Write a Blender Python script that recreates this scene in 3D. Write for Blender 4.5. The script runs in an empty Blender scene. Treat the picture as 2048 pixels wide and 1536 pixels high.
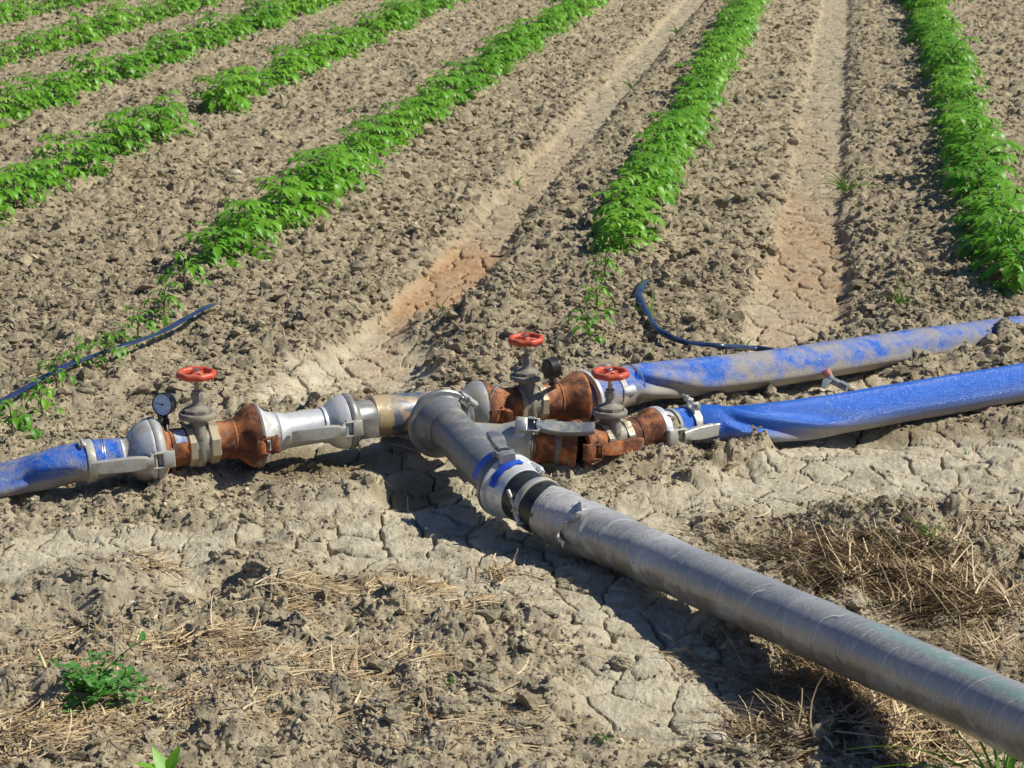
import bpy, math, random
import numpy as np
from mathutils import Vector, Matrix, noise

random.seed(11)
rng = np.random.default_rng(5)
S = bpy.context.scene
COL = S.collection

# ------------------------------------------------------------------ camera
CAM_H, FPX, PITCH = 1.8, 3970.0, math.radians(16.0)
SP, CP = math.sin(PITCH), math.cos(PITCH)
cam_d = bpy.data.cameras.new('camera')
cam = bpy.data.objects.new('camera', cam_d)
COL.objects.link(cam)
cam.location = (0, 0, CAM_H)
cam.rotation_euler = (math.radians(90) - PITCH, 0, 0)
cam_d.sensor_width = 36.0
cam_d.lens = 36.0 * FPX / 2048.0
cam_d.clip_start = 0.05
cam_d.clip_end = 3000
cam_d.dof.use_dof = True
cam_d.dof.focus_distance = 5.3
cam_d.dof.aperture_fstop = 16
S.camera = cam


def P(u, v, z=0.0):
    """survey point: where a sight line meets the level z"""
    dx, dy = (u - 1024) / FPX, -(v - 768) / FPX
    d = Vector((dx, CP + dy * SP, -SP + dy * CP))
    t = (z - CAM_H) / d.z
    return Vector((d.x * t, d.y * t, z))


def proj(p):
    x, y, z = p[0], p[1], p[2] - CAM_H
    zc = y * CP - z * SP
    yc = y * SP + z * CP
    return (1024 + FPX * x / zc, 768 - FPX * yc / zc)


def pxm(p):
    return FPX / (p[1] * CP - (p[2] - CAM_H) * SP)


# ------------------------------------------------------------------ light
SUN_EL, SUN_AZ = math.radians(46), math.radians(2)      # direction to the sun: right, a touch behind
sdir = Vector((math.cos(SUN_EL) * math.cos(SUN_AZ), math.cos(SUN_EL) * math.sin(SUN_AZ), math.sin(SUN_EL)))
sd = bpy.data.lights.new('sun', 'SUN')
sd.energy = 5.0
sd.angle = math.radians(0.5)
sd.color = (1.0, 0.95, 0.83)
sun = bpy.data.objects.new('sun', sd)
COL.objects.link(sun)
sun.location = (5, 5, 8)
sun.rotation_euler = sdir.to_track_quat('Z', 'Y').to_euler()
W = bpy.data.worlds.new('World')
S.world = W
W.use_nodes = True
nt = W.node_tree
sky = nt.nodes.new('ShaderNodeTexSky')
sky.sky_type = 'NISHITA'
sky.sun_disc = False
sky.sun_elevation = SUN_EL
sky.sun_rotation = math.radians(90) - SUN_AZ
skt = nt.nodes.new('ShaderNodeMix')
skt.data_type = 'RGBA'
skt.blend_type = 'MULTIPLY'
skt.inputs[0].default_value = 1.0
skt.inputs[7].default_value = (.62, .86, 1.30, 1)
nt.links.new(sky.outputs[0], skt.inputs[6])
nt.links.new(skt.outputs[2], nt.nodes['Background'].inputs[0])
nt.nodes['Background'].inputs[1].default_value = 0.053
S.view_settings.view_transform = 'Standard'
S.view_settings.look = 'None'
S.view_settings.exposure = 0


# ------------------------------------------------------------------ material kit
class NT:
    def __init__(s, name):
        s.m = bpy.data.materials.new(name)
        s.m.use_nodes = True
        s.t = s.m.node_tree
        s.b = s.t.nodes['Principled BSDF']
        s.out = s.t.nodes['Material Output']

    def n(s, typ, **kw):
        o = s.t.nodes.new('ShaderNode' + typ)
        for k, v in kw.items():
            if k.startswith('i_'):
                o.inputs[k[2:].replace('_', ' ')].default_value = v
            else:
                setattr(o, k, v)
        return o

    def l(s, a, b):
        s.t.links.new(a, b)

    def val(s, x, sock):
        if hasattr(x, 'links') or hasattr(x, 'is_output'):
            s.l(x, sock)
        else:
            sock.default_value = x

    def coord(s, kind='Object'):
        return s.n('TexCoord').outputs[kind]

    def noise(s, scale, detail=4, rough=.55, vec=None, dist=0, kind='Fac'):
        o = s.n('TexNoise', i_Scale=scale, i_Detail=detail, i_Roughness=rough, i_Distortion=dist)
        s.l(vec if vec is not None else s.coord(), o.inputs['Vector'])
        return o.outputs[kind]

    def ramp(s, x, stops):
        o = s.n('ValToRGB')
        e = o.color_ramp.elements
        while len(e) < len(stops):
            e.new(0.5)
        for k, (p, c) in enumerate(stops):
            e[k].position = p
            e[k].color = (c, c, c, 1) if isinstance(c, (int, float)) else (*c, 1)
        s.l(x, o.inputs[0])
        return o.outputs[0]

    def mix(s, f, a, b, mode='MIX'):
        o = s.n('Mix', data_type='RGBA', blend_type=mode)
        for x, i in ((f, 0), (a, 6), (b, 7)):
            if isinstance(x, tuple):
                x = (*x, 1)
            s.val(x, o.inputs[i])
        return o.outputs[2]

    def math(s, op, a, b=0.0, clamp=False):
        o = s.n('Math', operation=op, use_clamp=clamp)
        s.val(a, o.inputs[0])
        s.val(b, o.inputs[1])
        return o.outputs[0]

    def attr(s, name):
        return s.n('Attribute', attribute_name=name).outputs['Fac']

    def bump(s, h, strength=.4, dist=.002, prev=None):
        o = s.n('Bump', i_Strength=strength, i_Distance=dist)
        s.l(h, o.inputs['Height'])
        if prev is not None:
            s.l(prev, o.inputs['Normal'])
        return o.outputs['Normal']

    def done(s, col=None, rough=None, metal=None, normal=None, **kw):
        for x, k in ((col, 'Base Color'), (rough, 'Roughness'), (metal, 'Metallic')):
            if x is not None:
                if isinstance(x, tuple):
                    x = (*x, 1)
                s.val(x, s.b.inputs[k])
        if normal is not None:
            s.l(normal, s.b.inputs['Normal'])
        for k, v in kw.items():
            s.val(v, s.b.inputs[k.replace('_', ' ')])
        return s.m


def soil_mat():
    t = NT('soil')
    geo = t.n('NewGeometry').outputs['Position']
    n1 = t.noise(1.3, 5, .6, geo)
    n2 = t.noise(17, 6, .65, geo)
    n3 = t.noise(160, 4, .7, geo)
    n4 = t.noise(520, 3, .7, geo)
    rough = t.mix(t.ramp(n2, [(.34, 0.0), (.64, 1.0)]), (.22, .180, .112), (.72, .61, .41))
    rough = t.mix(t.ramp(n1, [(.35, 0.0), (.65, .45)]), rough, (.54, .465, .33))
    py = t.n('SeparateXYZ')
    t.l(geo, py.inputs[0])
    tilled = t.ramp(t.math('DIVIDE', t.math('SUBTRACT', py.outputs[1], 5.2), 3.0), [(0.0, 0.0), (.6, 1.0)])
    rough = t.mix(t.math('MULTIPLY', tilled, .55), rough, t.mix(1.0, rough, (.74, .70, .64), 'MULTIPLY'))
    mudc = t.mix(t.ramp(n2, [(.3, 0.0), (.7, 1.0)]), (.52, .45, .31), (.86, .78, .585))
    c = t.mix(t.attr('mud'), rough, mudc)
    redc = t.mix(t.ramp(n2, [(.35, 0.0), (.65, 1.0)]), (.52, .28, .13), (.62, .42, .24))
    c = t.mix(t.attr('red'), c, redc)
    c = t.mix(t.attr('damp'), c, (.20, .145, .06))
    c = t.mix(t.ramp(n3, [(.3, 0.0), (.75, 1.0)]), t.mix(.22, c, (.12, .09, .05)), t.mix(.14, c, (.82, .74, .58)))
    tint = t.attr('tint')
    o = t.n('HueSaturation')
    t.l(c, o.inputs['Color'])
    o.inputs['Saturation'].default_value = 1.0
    t.l(t.math('ADD', t.math('MULTIPLY', tint, .8), 1.0), o.inputs['Value'])
    h = t.math('ADD', t.math('MULTIPLY', n3, .75), t.math('MULTIPLY', n4, .25))
    nn = t.bump(h, .9, .011)
    return t.done(o.outputs[0], .95, None, nn, **{'Specular_IOR_Level': .15})


def metal_mat(name, base, base2, dirt=(.36, .29, .20), dirt_amt=.5, rough=.45, metal=.7, scale=22, rust=0.0, chips=None):
    t = NT(name)
    n1 = t.noise(scale, 6, .65)
    n2 = t.noise(scale * 5, 5, .7)
    n3 = t.noise(scale * .45, 4, .6, dist=.6)
    c = t.mix(n2, base, base2)
    if chips:
        c = t.mix(t.ramp(n3, [(.45, 0.0), (.50, 1.0)]), c, chips)
    lo = .62 - dirt_amt * .3
    d = t.ramp(n1, [(lo - .04, 0.0), (lo + .07, 1.0)])
    d2 = t.math('MULTIPLY', d, min(1.0, .35 + dirt_amt))
    c = t.mix(d2, c, dirt)
    mt = t.math('MULTIPLY', t.math('SUBTRACT', 1.0, d2, True), metal)
    if rust > 0:
        r = t.ramp(t.noise(scale * .8, 7, .7, dist=.3), [(.62 - rust * .25, 0.0), (.68 - rust * .2, 1.0)])
        rc = t.mix(n2, (.15, .045, .02), (.36, .13, .045))
        c = t.mix(r, c, rc)
        mt = t.math('MULTIPLY', mt, t.math('SUBTRACT', 1.0, r, True))
    ro = t.math('ADD', t.math('MULTIPLY', d2, .35), rough, True)
    nn = t.bump(t.math('ADD', n1, t.math('MULTIPLY', n2, .5)), .35, .0012)
    return t.done(c, ro, mt, nn)


def rust_mat():
    t = NT('rust')
    n1 = t.noise(18, 7, .7, dist=.4)
    n2 = t.noise(130, 6, .75)
    n3 = t.noise(9, 4, .6)
    c = t.ramp(n1, [(.34, (.07, .028, .018)), (.47, (.17, .06, .03)), (.55, (.40, .125, .035)), (.65, (.66, .24, .055))])
    c = t.mix(t.ramp(n3, [(.56, 0.0), (.66, .75)]), c, (.30, .29, .27))
    c = t.mix(t.ramp(n2, [(.55, 0.0), (.72, .5)]), c, (.07, .03, .02))
    c = t.mix(t.ramp(t.noise(5, 3, .5), [(.35, .35), (.55, 0.0)]), c, (.13, .07, .045))
    up_ = t.n('SeparateXYZ')
    t.l(t.n('NewGeometry').outputs['Normal'], up_.inputs[0])
    du = t.math('MULTIPLY', t.ramp(t.math('ADD', t.math('MULTIPLY', n1, .5), t.math('MULTIPLY', n2, .5)), [(.47, 0.0), (.62, .45)]), t.ramp(up_.outputs[2], [(.2, .15), (.9, 1.0)]))
    c = t.mix(du, c, (.40, .31, .21))
    nn = t.bump(t.math('ADD', n1, n2), .8, .0025)
    return t.done(c, .85, .1, nn)


def hose_mat(name, dust):
    t = NT(name)
    uv = t.coord('UV')
    geo = t.coord('Object')
    w = t.n('TexBrick', i_Scale=1.0)
    mp = t.n('Mapping')
    mp.inputs['Scale'].default_value = (220, 220, 1)
    t.l(uv, mp.inputs[0])
    ch = t.n('TexVoronoi', i_Scale=1.0)
    t.l(mp.outputs[0], ch.inputs['Vector'])
    big = t.noise(7, 6, .65, geo, dist=.5)
    mid = t.noise(42, 6, .7, geo)
    blue = t.mix(mid, (.012, .10, .56), (.035, .20, .74))
    lo = .60 - dust * .28
    low = t.attr('under')
    f = t.math('ADD', t.ramp(t.math('ADD', t.math('MULTIPLY', big, .75), t.math('MULTIPLY', mid, .25)),
                             [(lo - .05, 0.0), (lo + .02, .45), (lo + .12, .95)]), t.math('MULTIPLY', low, .9), True)
    f = t.math('MULTIPLY', f, t.ramp(t.noise(500, 2, .5, geo), [(.36, .55), (.5, 1.0)]), True)
    c = t.mix(f, blue, t.mix(mid, (.34, .29, .19), (.50, .44, .31)))
    ro = t.math('ADD', t.math('MULTIPLY', f, .45), .27, True)
    nn = t.bump(ch.outputs['Distance'], .8, .0022)
    return t.done(c, ro, 0.0, nn)


def wrap_mat():
    t = NT('plastic_wrap')
    uv = t.coord('UV')
    geo = t.coord('Object')
    sep = t.n('SeparateXYZ')                 # u goes around 0..1, v along in metres; the film is wound at a slant
    t.l(uv, sep.inputs[0])
    au = t.math('MULTIPLY', sep.outputs[0], 2 * math.pi)
    cmb = t.n('CombineXYZ')
    t.l(t.math('COSINE', au), cmb.inputs[0])
    cmb_y = t.math('ADD', sep.outputs[1], t.math('MULTIPLY', t.math('SINE', t.math('ADD', au, 1.0)), .030))
    t.l(cmb_y, cmb.inputs[1])
    t.l(t.math('SINE', au), cmb.inputs[2])
    uv = cmb.outputs[0]
    mp = t.n('Mapping')
    mp.inputs['Scale'].default_value = (1.5, 22, 1.5)
    t.l(uv, mp.inputs[0])
    streak = t.noise(1.6, 8, .75, mp.outputs[0], dist=.25)
    mp2 = t.n('Mapping')
    mp2.inputs['Scale'].default_value = (2.2, 110, 2.2)
    t.l(uv, mp2.inputs[0])
    fine = t.noise(1.0, 4, .7, mp2.outputs[0])
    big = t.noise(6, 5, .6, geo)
    c = t.mix(big, (.19, .215, .25), (.62, .585, .50))  # film tone; the blue-grey paints the pipe's bluish shade into its colour
    mp3 = t.n('Mapping')
    mp3.inputs['Scale'].default_value = (.35, 48, .35)
    t.l(uv, mp3.inputs[0])
    rg = t.noise(1.0, 2, .5, mp3.outputs[0])
    line = t.ramp(t.math('ABSOLUTE', t.math('SUBTRACT', rg, .5)), [(.0, 1.0), (.012, .5), (.03, 0.0)])
    line = t.math('MULTIPLY', line, t.ramp(t.noise(9, 4, .6, geo), [(.42, 0.0), (.62, .9)]))
    c = t.mix(t.ramp(streak, [(.60, 0.0), (.74, .2), (.84, .5)]), c, (.58, .57, .53))
    wob = t.noise(3.0, 3, .6, geo)
    for f_, th, amt in ((8.5, .05, .95), (21.0, .09, .65), (47.0, .14, .40)):
        ph = t.math('FRACT', t.math('ADD', t.math('MULTIPLY', cmb_y, f_), t.math('MULTIPLY', wob, 2.6)))
        ln = t.ramp(ph, [(0.0, 0.0), (th * .4, 1.0), (th, 0.0)])
        ln = t.math('MULTIPLY', ln, t.ramp(t.noise(5 + f_ * .4, 3, .6, geo), [(.38, 0.0), (.50, amt)]))
        c = t.mix(ln, c, (.84, .83, .80))
        line = t.math('ADD', line, ln)
    c = t.mix(line, c, (.80, .80, .78)) if False else c
    c = t.mix(t.ramp(fine, [(.62, 0.0), (.78, .18)]), c, (.62, .62, .60))
    fl = t.math('MULTIPLY', t.attr('film'), t.ramp(streak, [(.36, .15), (.55, 1.0)]))
    c = t.mix(fl, c, (.66, .65, .62))
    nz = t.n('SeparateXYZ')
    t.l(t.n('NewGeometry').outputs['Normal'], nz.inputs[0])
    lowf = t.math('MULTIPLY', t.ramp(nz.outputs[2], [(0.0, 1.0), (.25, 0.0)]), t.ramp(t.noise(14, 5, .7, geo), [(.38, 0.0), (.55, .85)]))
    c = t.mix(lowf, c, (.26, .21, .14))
    gr = t.math('MULTIPLY', t.attr('green'), t.ramp(t.noise(25, 5, .7, geo), [(.35, 0.0), (.55, .7)]))
    c = t.mix(gr, c, (.22, .50, .38))
    c = t.mix(t.ramp(t.noise(45, 6, .8, geo), [(.60, 0.0), (.66, .7)]), c, (.07, .06, .05))
    nn = t.bump(t.math('ADD', t.math('ADD', streak, t.math('MULTIPLY', line, .5)), t.math('MULTIPLY', fine, .45)), .7, .005)
    return t.done(c, t.math('ADD', t.math('MULTIPLY', big, .35), .16), 0.0, nn,
                  **{'Coat_Weight': 1.0, 'Coat_Roughness': .22})


def leaf_mat(name, a, b, back):
    t = NT(name)
    oi = t.n('ObjectInfo').outputs['Random']
    tint = t.attr('tint')
    c = t.mix(t.math('MULTIPLY', t.math('ADD', oi, tint), .5), a, b)
    c = t.mix(t.n('NewGeometry').outputs['Backfacing'], c, back)
    nn = t.bump(t.noise(220, 3, .6), .35, .002)
    t.done(c, .42, 0.0, nn)
    tr = t.n('BsdfTranslucent')
    t.l(t.mix(.6, c, (.30, .62, .04)), tr.inputs['Color'])
    ad = t.n('MixShader', i_Fac=.33)
    t.l(t.b.outputs[0], ad.inputs[1])
    t.l(tr.outputs[0], ad.inputs[2])
    t.l(ad.outputs[0], t.out.inputs[0])
    return t.m


def simple(name, c, rough=.5, metal=0.0, c2=None, scale=60, bump=.2):
    t = NT(name)
    n = t.noise(scale, 5, .65)
    return t.done(t.mix(t.ramp(n, [(.35, 0.0), (.65, 1.0)]), c, c2 or tuple(x * .75 for x in c)), rough, metal, t.bump(n, bump, .001))


M = {}
M['soil'] = soil_mat()
M['rust'] = rust_mat()
M['zinc'] = metal_mat('zinc', (.62, .64, .66), (.78, .80, .80), (.42, .37, .28), .30, .42, .35)
M['zincdirty'] = metal_mat('dusty_zinc', (.36, .39, .42), (.52, .54, .55), (.38, .33, .24), .42, .45, .35)
M['zincrust'] = metal_mat('stained_zinc', (.62, .64, .66), (.78, .80, .80), (.36, .29, .20), .45, .42, .3, rust=.12)
M['greypipe'] = metal_mat('grey_dusty_pipe', (.19, .20, .21), (.33, .335, .33), (.36, .32, .24), .28, .35, .35, scale=14)
M['tee'] = metal_mat('peeling_paint', (.07, .10, .16), (.15, .18, .24), (.38, .31, .21), .35, .38, .15, scale=14, chips=(.52, .38, .21))
M['valve'] = metal_mat('cast_valve', (.20, .19, .17), (.31, .29, .25), (.33, .29, .21), .38, .5, .3, scale=30)
M['steel'] = metal_mat('grey_steel_lever', (.24, .27, .29), (.38, .40, .40), (.36, .32, .25), .35, .38, .55, scale=30)
M['brass'] = metal_mat('dull_brass', (.45, .38, .25), (.55, .48, .33), (.36, .30, .21), .45, .5, .35, scale=30)
M['lever'] = metal_mat('lever_zinc', (.46, .47, .44), (.62, .62, .57), (.40, .35, .26), .35, .42, .4, scale=30)
M['gasket'] = simple('gasket', (.13, .13, .12), .75, 0, (.24, .22, .18), 40)
M['black'] = simple('black_rubber', (.012, .013, .015), .38, 0, (.05, .048, .042), 25)
M['tape'] = simple('drip_tape', (.018, .035, .10), .22, 0, (.035, .06, .13), 20)
def red_mat():
    t = NT('red_paint')
    n1, n2 = t.noise(70, 6, .7), t.noise(14, 4, .6)
    c = t.mix(n2, (.66, .085, .03), (.50, .07, .03))
    up_ = t.n('SeparateXYZ')
    t.l(t.n('NewGeometry').outputs['Normal'], up_.inputs[0])
    dust = t.math('MULTIPLY', t.ramp(n2, [(.4, 0.0), (.65, .55)]), t.math('MAXIMUM', up_.outputs[2], 0.0))
    c = t.mix(dust, c, (.52, .40, .28))
    c = t.mix(t.ramp(n1, [(.63, 0.0), (.67, 1.0)]), c, (.16, .06, .03))
    return t.done(c, .45, 0.0, t.bump(n1, .3, .001))


M['red'] = red_mat()
M['band'] = metal_mat('steel_band', (.52, .52, .47), (.64, .63, .56), (.42, .37, .28), .4, .4, .4, scale=30)
M['wire'] = simple('steel_wire', (.5, .5, .48), .35, .8)
M['dial'] = simple('dial_face', (.66, .80, 1.0), .35, 0, (.58, .74, .95), 30, .02)
M['dark'] = simple('dark_marks', (.02, .02, .025), .5)
M['hose'] = hose_mat('blue_hose', -.30)
M['hosedusty'] = hose_mat('dusty_blue_hose', .54)
M['hosemid'] = hose_mat('patchy_blue_hose', .44)
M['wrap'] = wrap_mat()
M['film'] = simple('loose_film', (.80, .79, .76), .2, 0, (.60, .58, .53), 90, .5)
M['bluefilm'] = simple('blue_strip', (.02, .07, .55), .35, 0, (.03, .12, .65), 40)
M['sticker'] = simple('worn_sticker', (.62, .63, .62), .4, 0, (.16, .28, .58), 60)
M['leaf'] = leaf_mat('tomato_leaf', (.065, .28, .010), (.32, .64, .045), (.24, .45, .12))
M['leafpale'] = leaf_mat('pale_leaf', (.10, .33, .03), (.20, .50, .05), (.16, .30, .09))
M['weed'] = leaf_mat('weed_leaf', (.06, .24, .03), (.17, .42, .10), (.26, .44, .18))
M['grass'] = leaf_mat('grass_blade', (.08, .26, .02), (.17, .40, .04), (.14, .34, .04))
M['sprout'] = leaf_mat('sprout_leaf', (.20, .48, .03), (.28, .58, .05), (.22, .5, .05))
M['stem'] = simple('green_stem', (.12, .20, .05), .6, 0, (.18, .22, .08))
M['brownstem'] = simple('brown_stem', (.20, .15, .08), .7, 0, (.16, .2, .08))


def straw_mat():
    t = NT('straw')
    tint = t.attr('tint')
    c = t.ramp(tint, [(0, (.12, .075, .04)), (.35, (.28, .185, .09)), (.7, (.52, .38, .20)), (1, (.76, .62, .38))])
    return t.done(c, .6, 0.0)


M['straw'] = straw_mat()
M['stone'] = simple('pale_stone', (.60, .55, .45), .8, 0, (.42, .36, .26), 40, .4)


# ------------------------------------------------------------------ object kit
def thing(name, label, cat, base=(0, 0, 0), group=None, rz=0):
    o = bpy.data.objects.new(name, None)
    COL.objects.link(o)
    o.location = base
    o.rotation_euler = (0, 0, rz)
    o.empty_display_size = .05
    o['label'] = label
    o['category'] = cat
    if group:
        o['group'] = group
    return o


def tag(o, label=None, cat=None, group=None, kind=None):
    for k, v in (('label', label), ('category', cat), ('group', group), ('kind', kind)):
        if v:
            o[k] = v
    return o


class MB:
    def __init__(s):
        s.v, s.f, s.uv, s.at = [], [], [], []

    def add(s, vs, fs, uvs=None, at=None):
        o = len(s.v)
        s.v += [tuple(x) for x in vs]
        s.f += [tuple(i + o for i in f) for f in fs]
        s.uv += list(uvs) if uvs else [(0, 0)] * len(vs)
        s.at += list(at) if at else [0.0] * len(vs)
        return s


def root_loc(par):
    l = Vector((0, 0, 0))
    while par is not None:
        l += par.location
        par = par.parent
    return l


def build(name, mb, mat, parent=None, smooth=40, attr='tint'):
    """mesh given in world coordinates; linked as ONE object (under parent if given)"""
    me = bpy.data.meshes.new(name)
    off = root_loc(parent) if parent else Vector((0, 0, 0))
    o = bpy.data.objects.new(name, me)
    if parent is None:
        vs = np.array(mb.v)
        off = Vector(((vs[:, 0].min() + vs[:, 0].max()) / 2, (vs[:, 1].min() + vs[:, 1].max()) / 2, vs[:, 2].min()))
        o.location = off
    me.from_pydata([(v[0] - off.x, v[1] - off.y, v[2] - off.z) for v in mb.v], [], mb.f)
    uvl = me.uv_layers.new(name='UVMap')
    li = np.empty(len(me.loops), dtype=np.int32)
    me.loops.foreach_get('vertex_index', li)
    uvl.data.foreach_set('uv', np.array(mb.uv, dtype=np.float32)[li].ravel())
    a = me.attributes.new(attr, 'FLOAT', 'POINT')
    a.data.foreach_set('value', np.array(mb.at, dtype=np.float32))
    if smooth:
        me.polygons.foreach_set('use_smooth', [True] * len(me.polygons))
        if smooth < 180:
            me.set_sharp_from_angle(angle=math.radians(smooth))
    me.materials.append(mat)
    COL.objects.link(o)
    if parent:
        o.parent = parent
    return o


def frame(d, up=Vector((0, 0, 1))):
    d = d.normalized()
    x = d.cross(up)
    if x.length < 1e-4:
        x = Vector((1, 0, 0))
    x.normalize()
    return d, x, x.cross(d).normalized()       # dir, side (right), up


def lathe(mb, A, D, prof, segs=48, up=Vector((0, 0, 1)), phase=0, wob=0.0):
    """prof = [(distance along D from A, radius)]"""
    d, x, y = frame(D, up)
    vs, uvs, fs = [], [], []
    n = len(prof)
    for i, (s, r) in enumerate(prof):
        for k in range(segs + 1):
            a = 2 * math.pi * k / segs + phase
            rr = r * (1 + wob * math.sin(3 * a + 7 * s))
            vs.append(A + d * s + (x * math.cos(a) + y * math.sin(a)) * rr)
            uvs.append((k / segs, s))
    w = segs + 1
    for i in range(n - 1):
        for k in range(segs):
            fs.append((i * w + k, i * w + k + 1, (i + 1) * w + k + 1, (i + 1) * w + k))
    mb.add(vs, fs, uvs)
    return mb


def sweep(mb, pts, rad, segs=16, up=Vector((0, 0, 1)), cap=True, fn=None, fixup=True, atf=None):
    """tube along pts; rad = number, list or [(rx, ry)]; fn(i, s, a) -> radius factor"""
    pts = [Vector(p) for p in pts]
    n = len(pts)
    if not isinstance(rad, (list, tuple)):
        rad = [rad] * n
    vs, uvs, fs, at = [], [], [], []
    L = 0
    prevy = None
    for i, p in enumerate(pts):
        t = (pts[min(i + 1, n - 1)] - pts[max(i - 1, 0)])
        if i:
            L += (p - pts[i - 1]).length
        d = t.normalized()
        if fixup or prevy is None:
            d, x, y = frame(t, up)
        else:
            y = (prevy - d * prevy.dot(d)).normalized()
            x = d.cross(y)
        prevy = y
        r = rad[i]
        rx, ry = r if isinstance(r, (tuple, list)) else (r, r)
        for k in range(segs + 1):
            a = 2 * math.pi * k / segs
            f = fn(i, L, a % (2 * math.pi)) if fn else 1.0
            vs.append(p + x * (math.cos(a) * rx * f) + y * (math.sin(a) * ry * f))
            uvs.append((k / segs, L))
            at.append(atf(i, L, a) if atf else 0.0)
    w = segs + 1
    for i in range(n - 1):
        for k in range(segs):
            fs.append((i * w + k, i * w + k + 1, (i + 1) * w + k + 1, (i + 1) * w + k))
    if cap:
        fs.append(tuple(range(segs - 1, -1, -1)))
        fs.append(tuple((n - 1) * w + k for k in range(segs)))
    mb.add(vs, fs, uvs, at)
    return mb


def obox(mb, C, ax, ay, az, hx, hy, hz, bev=.002):
    """bevelled box around C with half sizes along the given unit axes"""
    vs, fs = [], []
    b = min(bev, hx * .45, hy * .45, hz * .45)
    rings = [(-hz, -b), (-hz + b, 0), (hz - b, 0), (hz, -b)]
    for z, ins in rings:
        X, Y = hx + ins, hy + ins
        for sx, sy in ((1, -1), (1, 1), (-1, 1), (-1, -1)):
            for q in (0, 1):
                if (sx * sy > 0) == (q == 0):
                    px, py = sx * X, sy * (Y - b)
                else:
                    px, py = sx * (X - b), sy * Y
                vs.append(C + ax * px + ay * py + az * z)
    for i in range(3):
        for k in range(8):
            fs.append((i * 8 + k, i * 8 + (k + 1) % 8, (i + 1) * 8 + (k + 1) % 8, (i + 1) * 8 + k))
    fs.append(tuple(range(7, -1, -1)))
    fs.append(tuple(24 + k for k in range(8)))
    mb.add(vs, fs)
    return mb


def bez(pts, n):
    """smooth curve through pts (Catmull-Rom)"""
    pts = [Vector(p) for p in pts]
    q = [pts[0] * 2 - pts[1]] + pts + [pts[-1] * 2 - pts[-2]]
    out = []
    m = len(pts) - 1
    for i in range(n + 1):
        t = i / n * m
        k = min(int(t), m - 1)
        u = t - k
        a, b, c, d = q[k], q[k + 1], q[k + 2], q[k + 3]
        out.append(.5 * ((2 * b) + (c - a) * u + (2 * a - 5 * b + 4 * c - d) * u * u + (3 * b - a - 3 * c + d) * u ** 3))
    return out


def lerp_list(xs, ys, x):
    return float(np.interp(x, xs, ys))


# ------------------------------------------------------------------ noise for the terrain
def h2(ix, iy, seed):
    a = ix.astype(np.int64).astype(np.uint32) * np.uint32(374761393) + iy.astype(np.int64).astype(np.uint32) * np.uint32(668265263) + np.uint32(seed * 974634777 & 0xffffffff)
    a = (a ^ (a >> np.uint32(13))) * np.uint32(1274126177)
    a = (a ^ (a >> np.uint32(16))) * np.uint32(2246822519)
    a ^= a >> np.uint32(15)
    return a.astype(np.float32) / np.float32(4294967296.0)


def vnoise(x, y, seed):
    """gradient noise, about -0.7 .. 0.7"""
    ix, iy = np.floor(x), np.floor(y)
    fx, fy = (x - ix).astype(np.float32), (y - iy).astype(np.float32)
    ux = fx * fx * fx * (fx * (fx * 6 - 15) + 10)
    uy = fy * fy * fy * (fy * (fy * 6 - 15) + 10)

    def g(dx, dy):
        a = h2(ix + dx, iy + dy, seed) * np.float32(2 * math.pi)
        return np.cos(a) * (fx - dx) + np.sin(a) * (fy - dy)
    n00, n10, n01, n11 = g(0, 0), g(1, 0), g(0, 1), g(1, 1)
    return (n00 + ux * (n10 - n00)) * (1 - uy) + (n01 + ux * (n11 - n01)) * uy


def fbm(x, y, f, octs, seed, gain=.5):
    s, a, t = 0, 1.0, 0
    for o in range(octs):
        s = s + a * vnoise(x * f, y * f, seed + o)
        t += a
        a *= gain
        f *= 2.03
    return s / t * 1.4


def worley(x, y, seed, want2=True):
    ix, iy = np.floor(x), np.floor(y)
    f1 = np.full(x.shape, 9, np.float32)
    f2 = np.full(x.shape, 9, np.float32)
    rid = np.zeros(x.shape, np.float32)
    for dx in (-1, 0, 1):
        for dy in (-1, 0, 1):
            cx, cy = ix + dx, iy + dy
            px = cx + .12 + .76 * h2(cx, cy, seed)
            py = cy + .12 + .76 * h2(cx, cy, seed + 91)
            d = np.sqrt((px - x) ** 2 + (py - y) ** 2).astype(np.float32)
            nearer = d < f1
            f2 = np.where(nearer, f1, np.minimum(f2, d))
            rid = np.where(nearer, h2(cx, cy, seed + 17), rid)
            f1 = np.where(nearer, d, f1)
    return f1, f2, rid


def sst(a, b, x):
    t = np.clip((x - a) / (b - a), 0, 1)
    return t * t * (3 - 2 * t)


# ------------------------------------------------------------------ field layout
ROW_A = math.atan2(691, FPX * CP + 1138 * SP)          # heading of the crop rows
RS, RC = math.sin(ROW_A), math.cos(ROW_A)


def qp(x, y):
    return x * RC - y * RS, x * RS + y * RC


def from_qp(q, p):
    return q * RC + p * RS, -q * RS + p * RC


_c = P(1222, 545)
Q_C = qp(_c.x, _c.y)[0]
_r = P(1990, 560)
Q_R = qp(_r.x, _r.y)[0]
ROW_SP = 1.55 if abs(Q_R - Q_C - 1.55) > .25 else Q_R - Q_C
_t1, _t2 = P(925, 520), P(1612, 520)
Q_T1, Q_T2 = qp(_t1.x, _t1.y)[0], qp(_t2.x, _t2.y)[0]


def ell(u, v, ru, rv, rot=0):
    """ellipse on the ground: centre, half width, half depth in metres"""
    c = P(u, v)
    k = pxm(c)
    hd = abs(P(u, v - rv).y - P(u, v + rv).y) / 2
    return c.x, c.y, ru / k, hd


def emask(x, y, e, soft=.35):
    cx, cy, a, b = e
    r = np.sqrt(((x - cx) / a) ** 2 + ((y - cy) / b) ** 2)
    return 1 - sst(1 - soft, 1 + soft, r)


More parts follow.
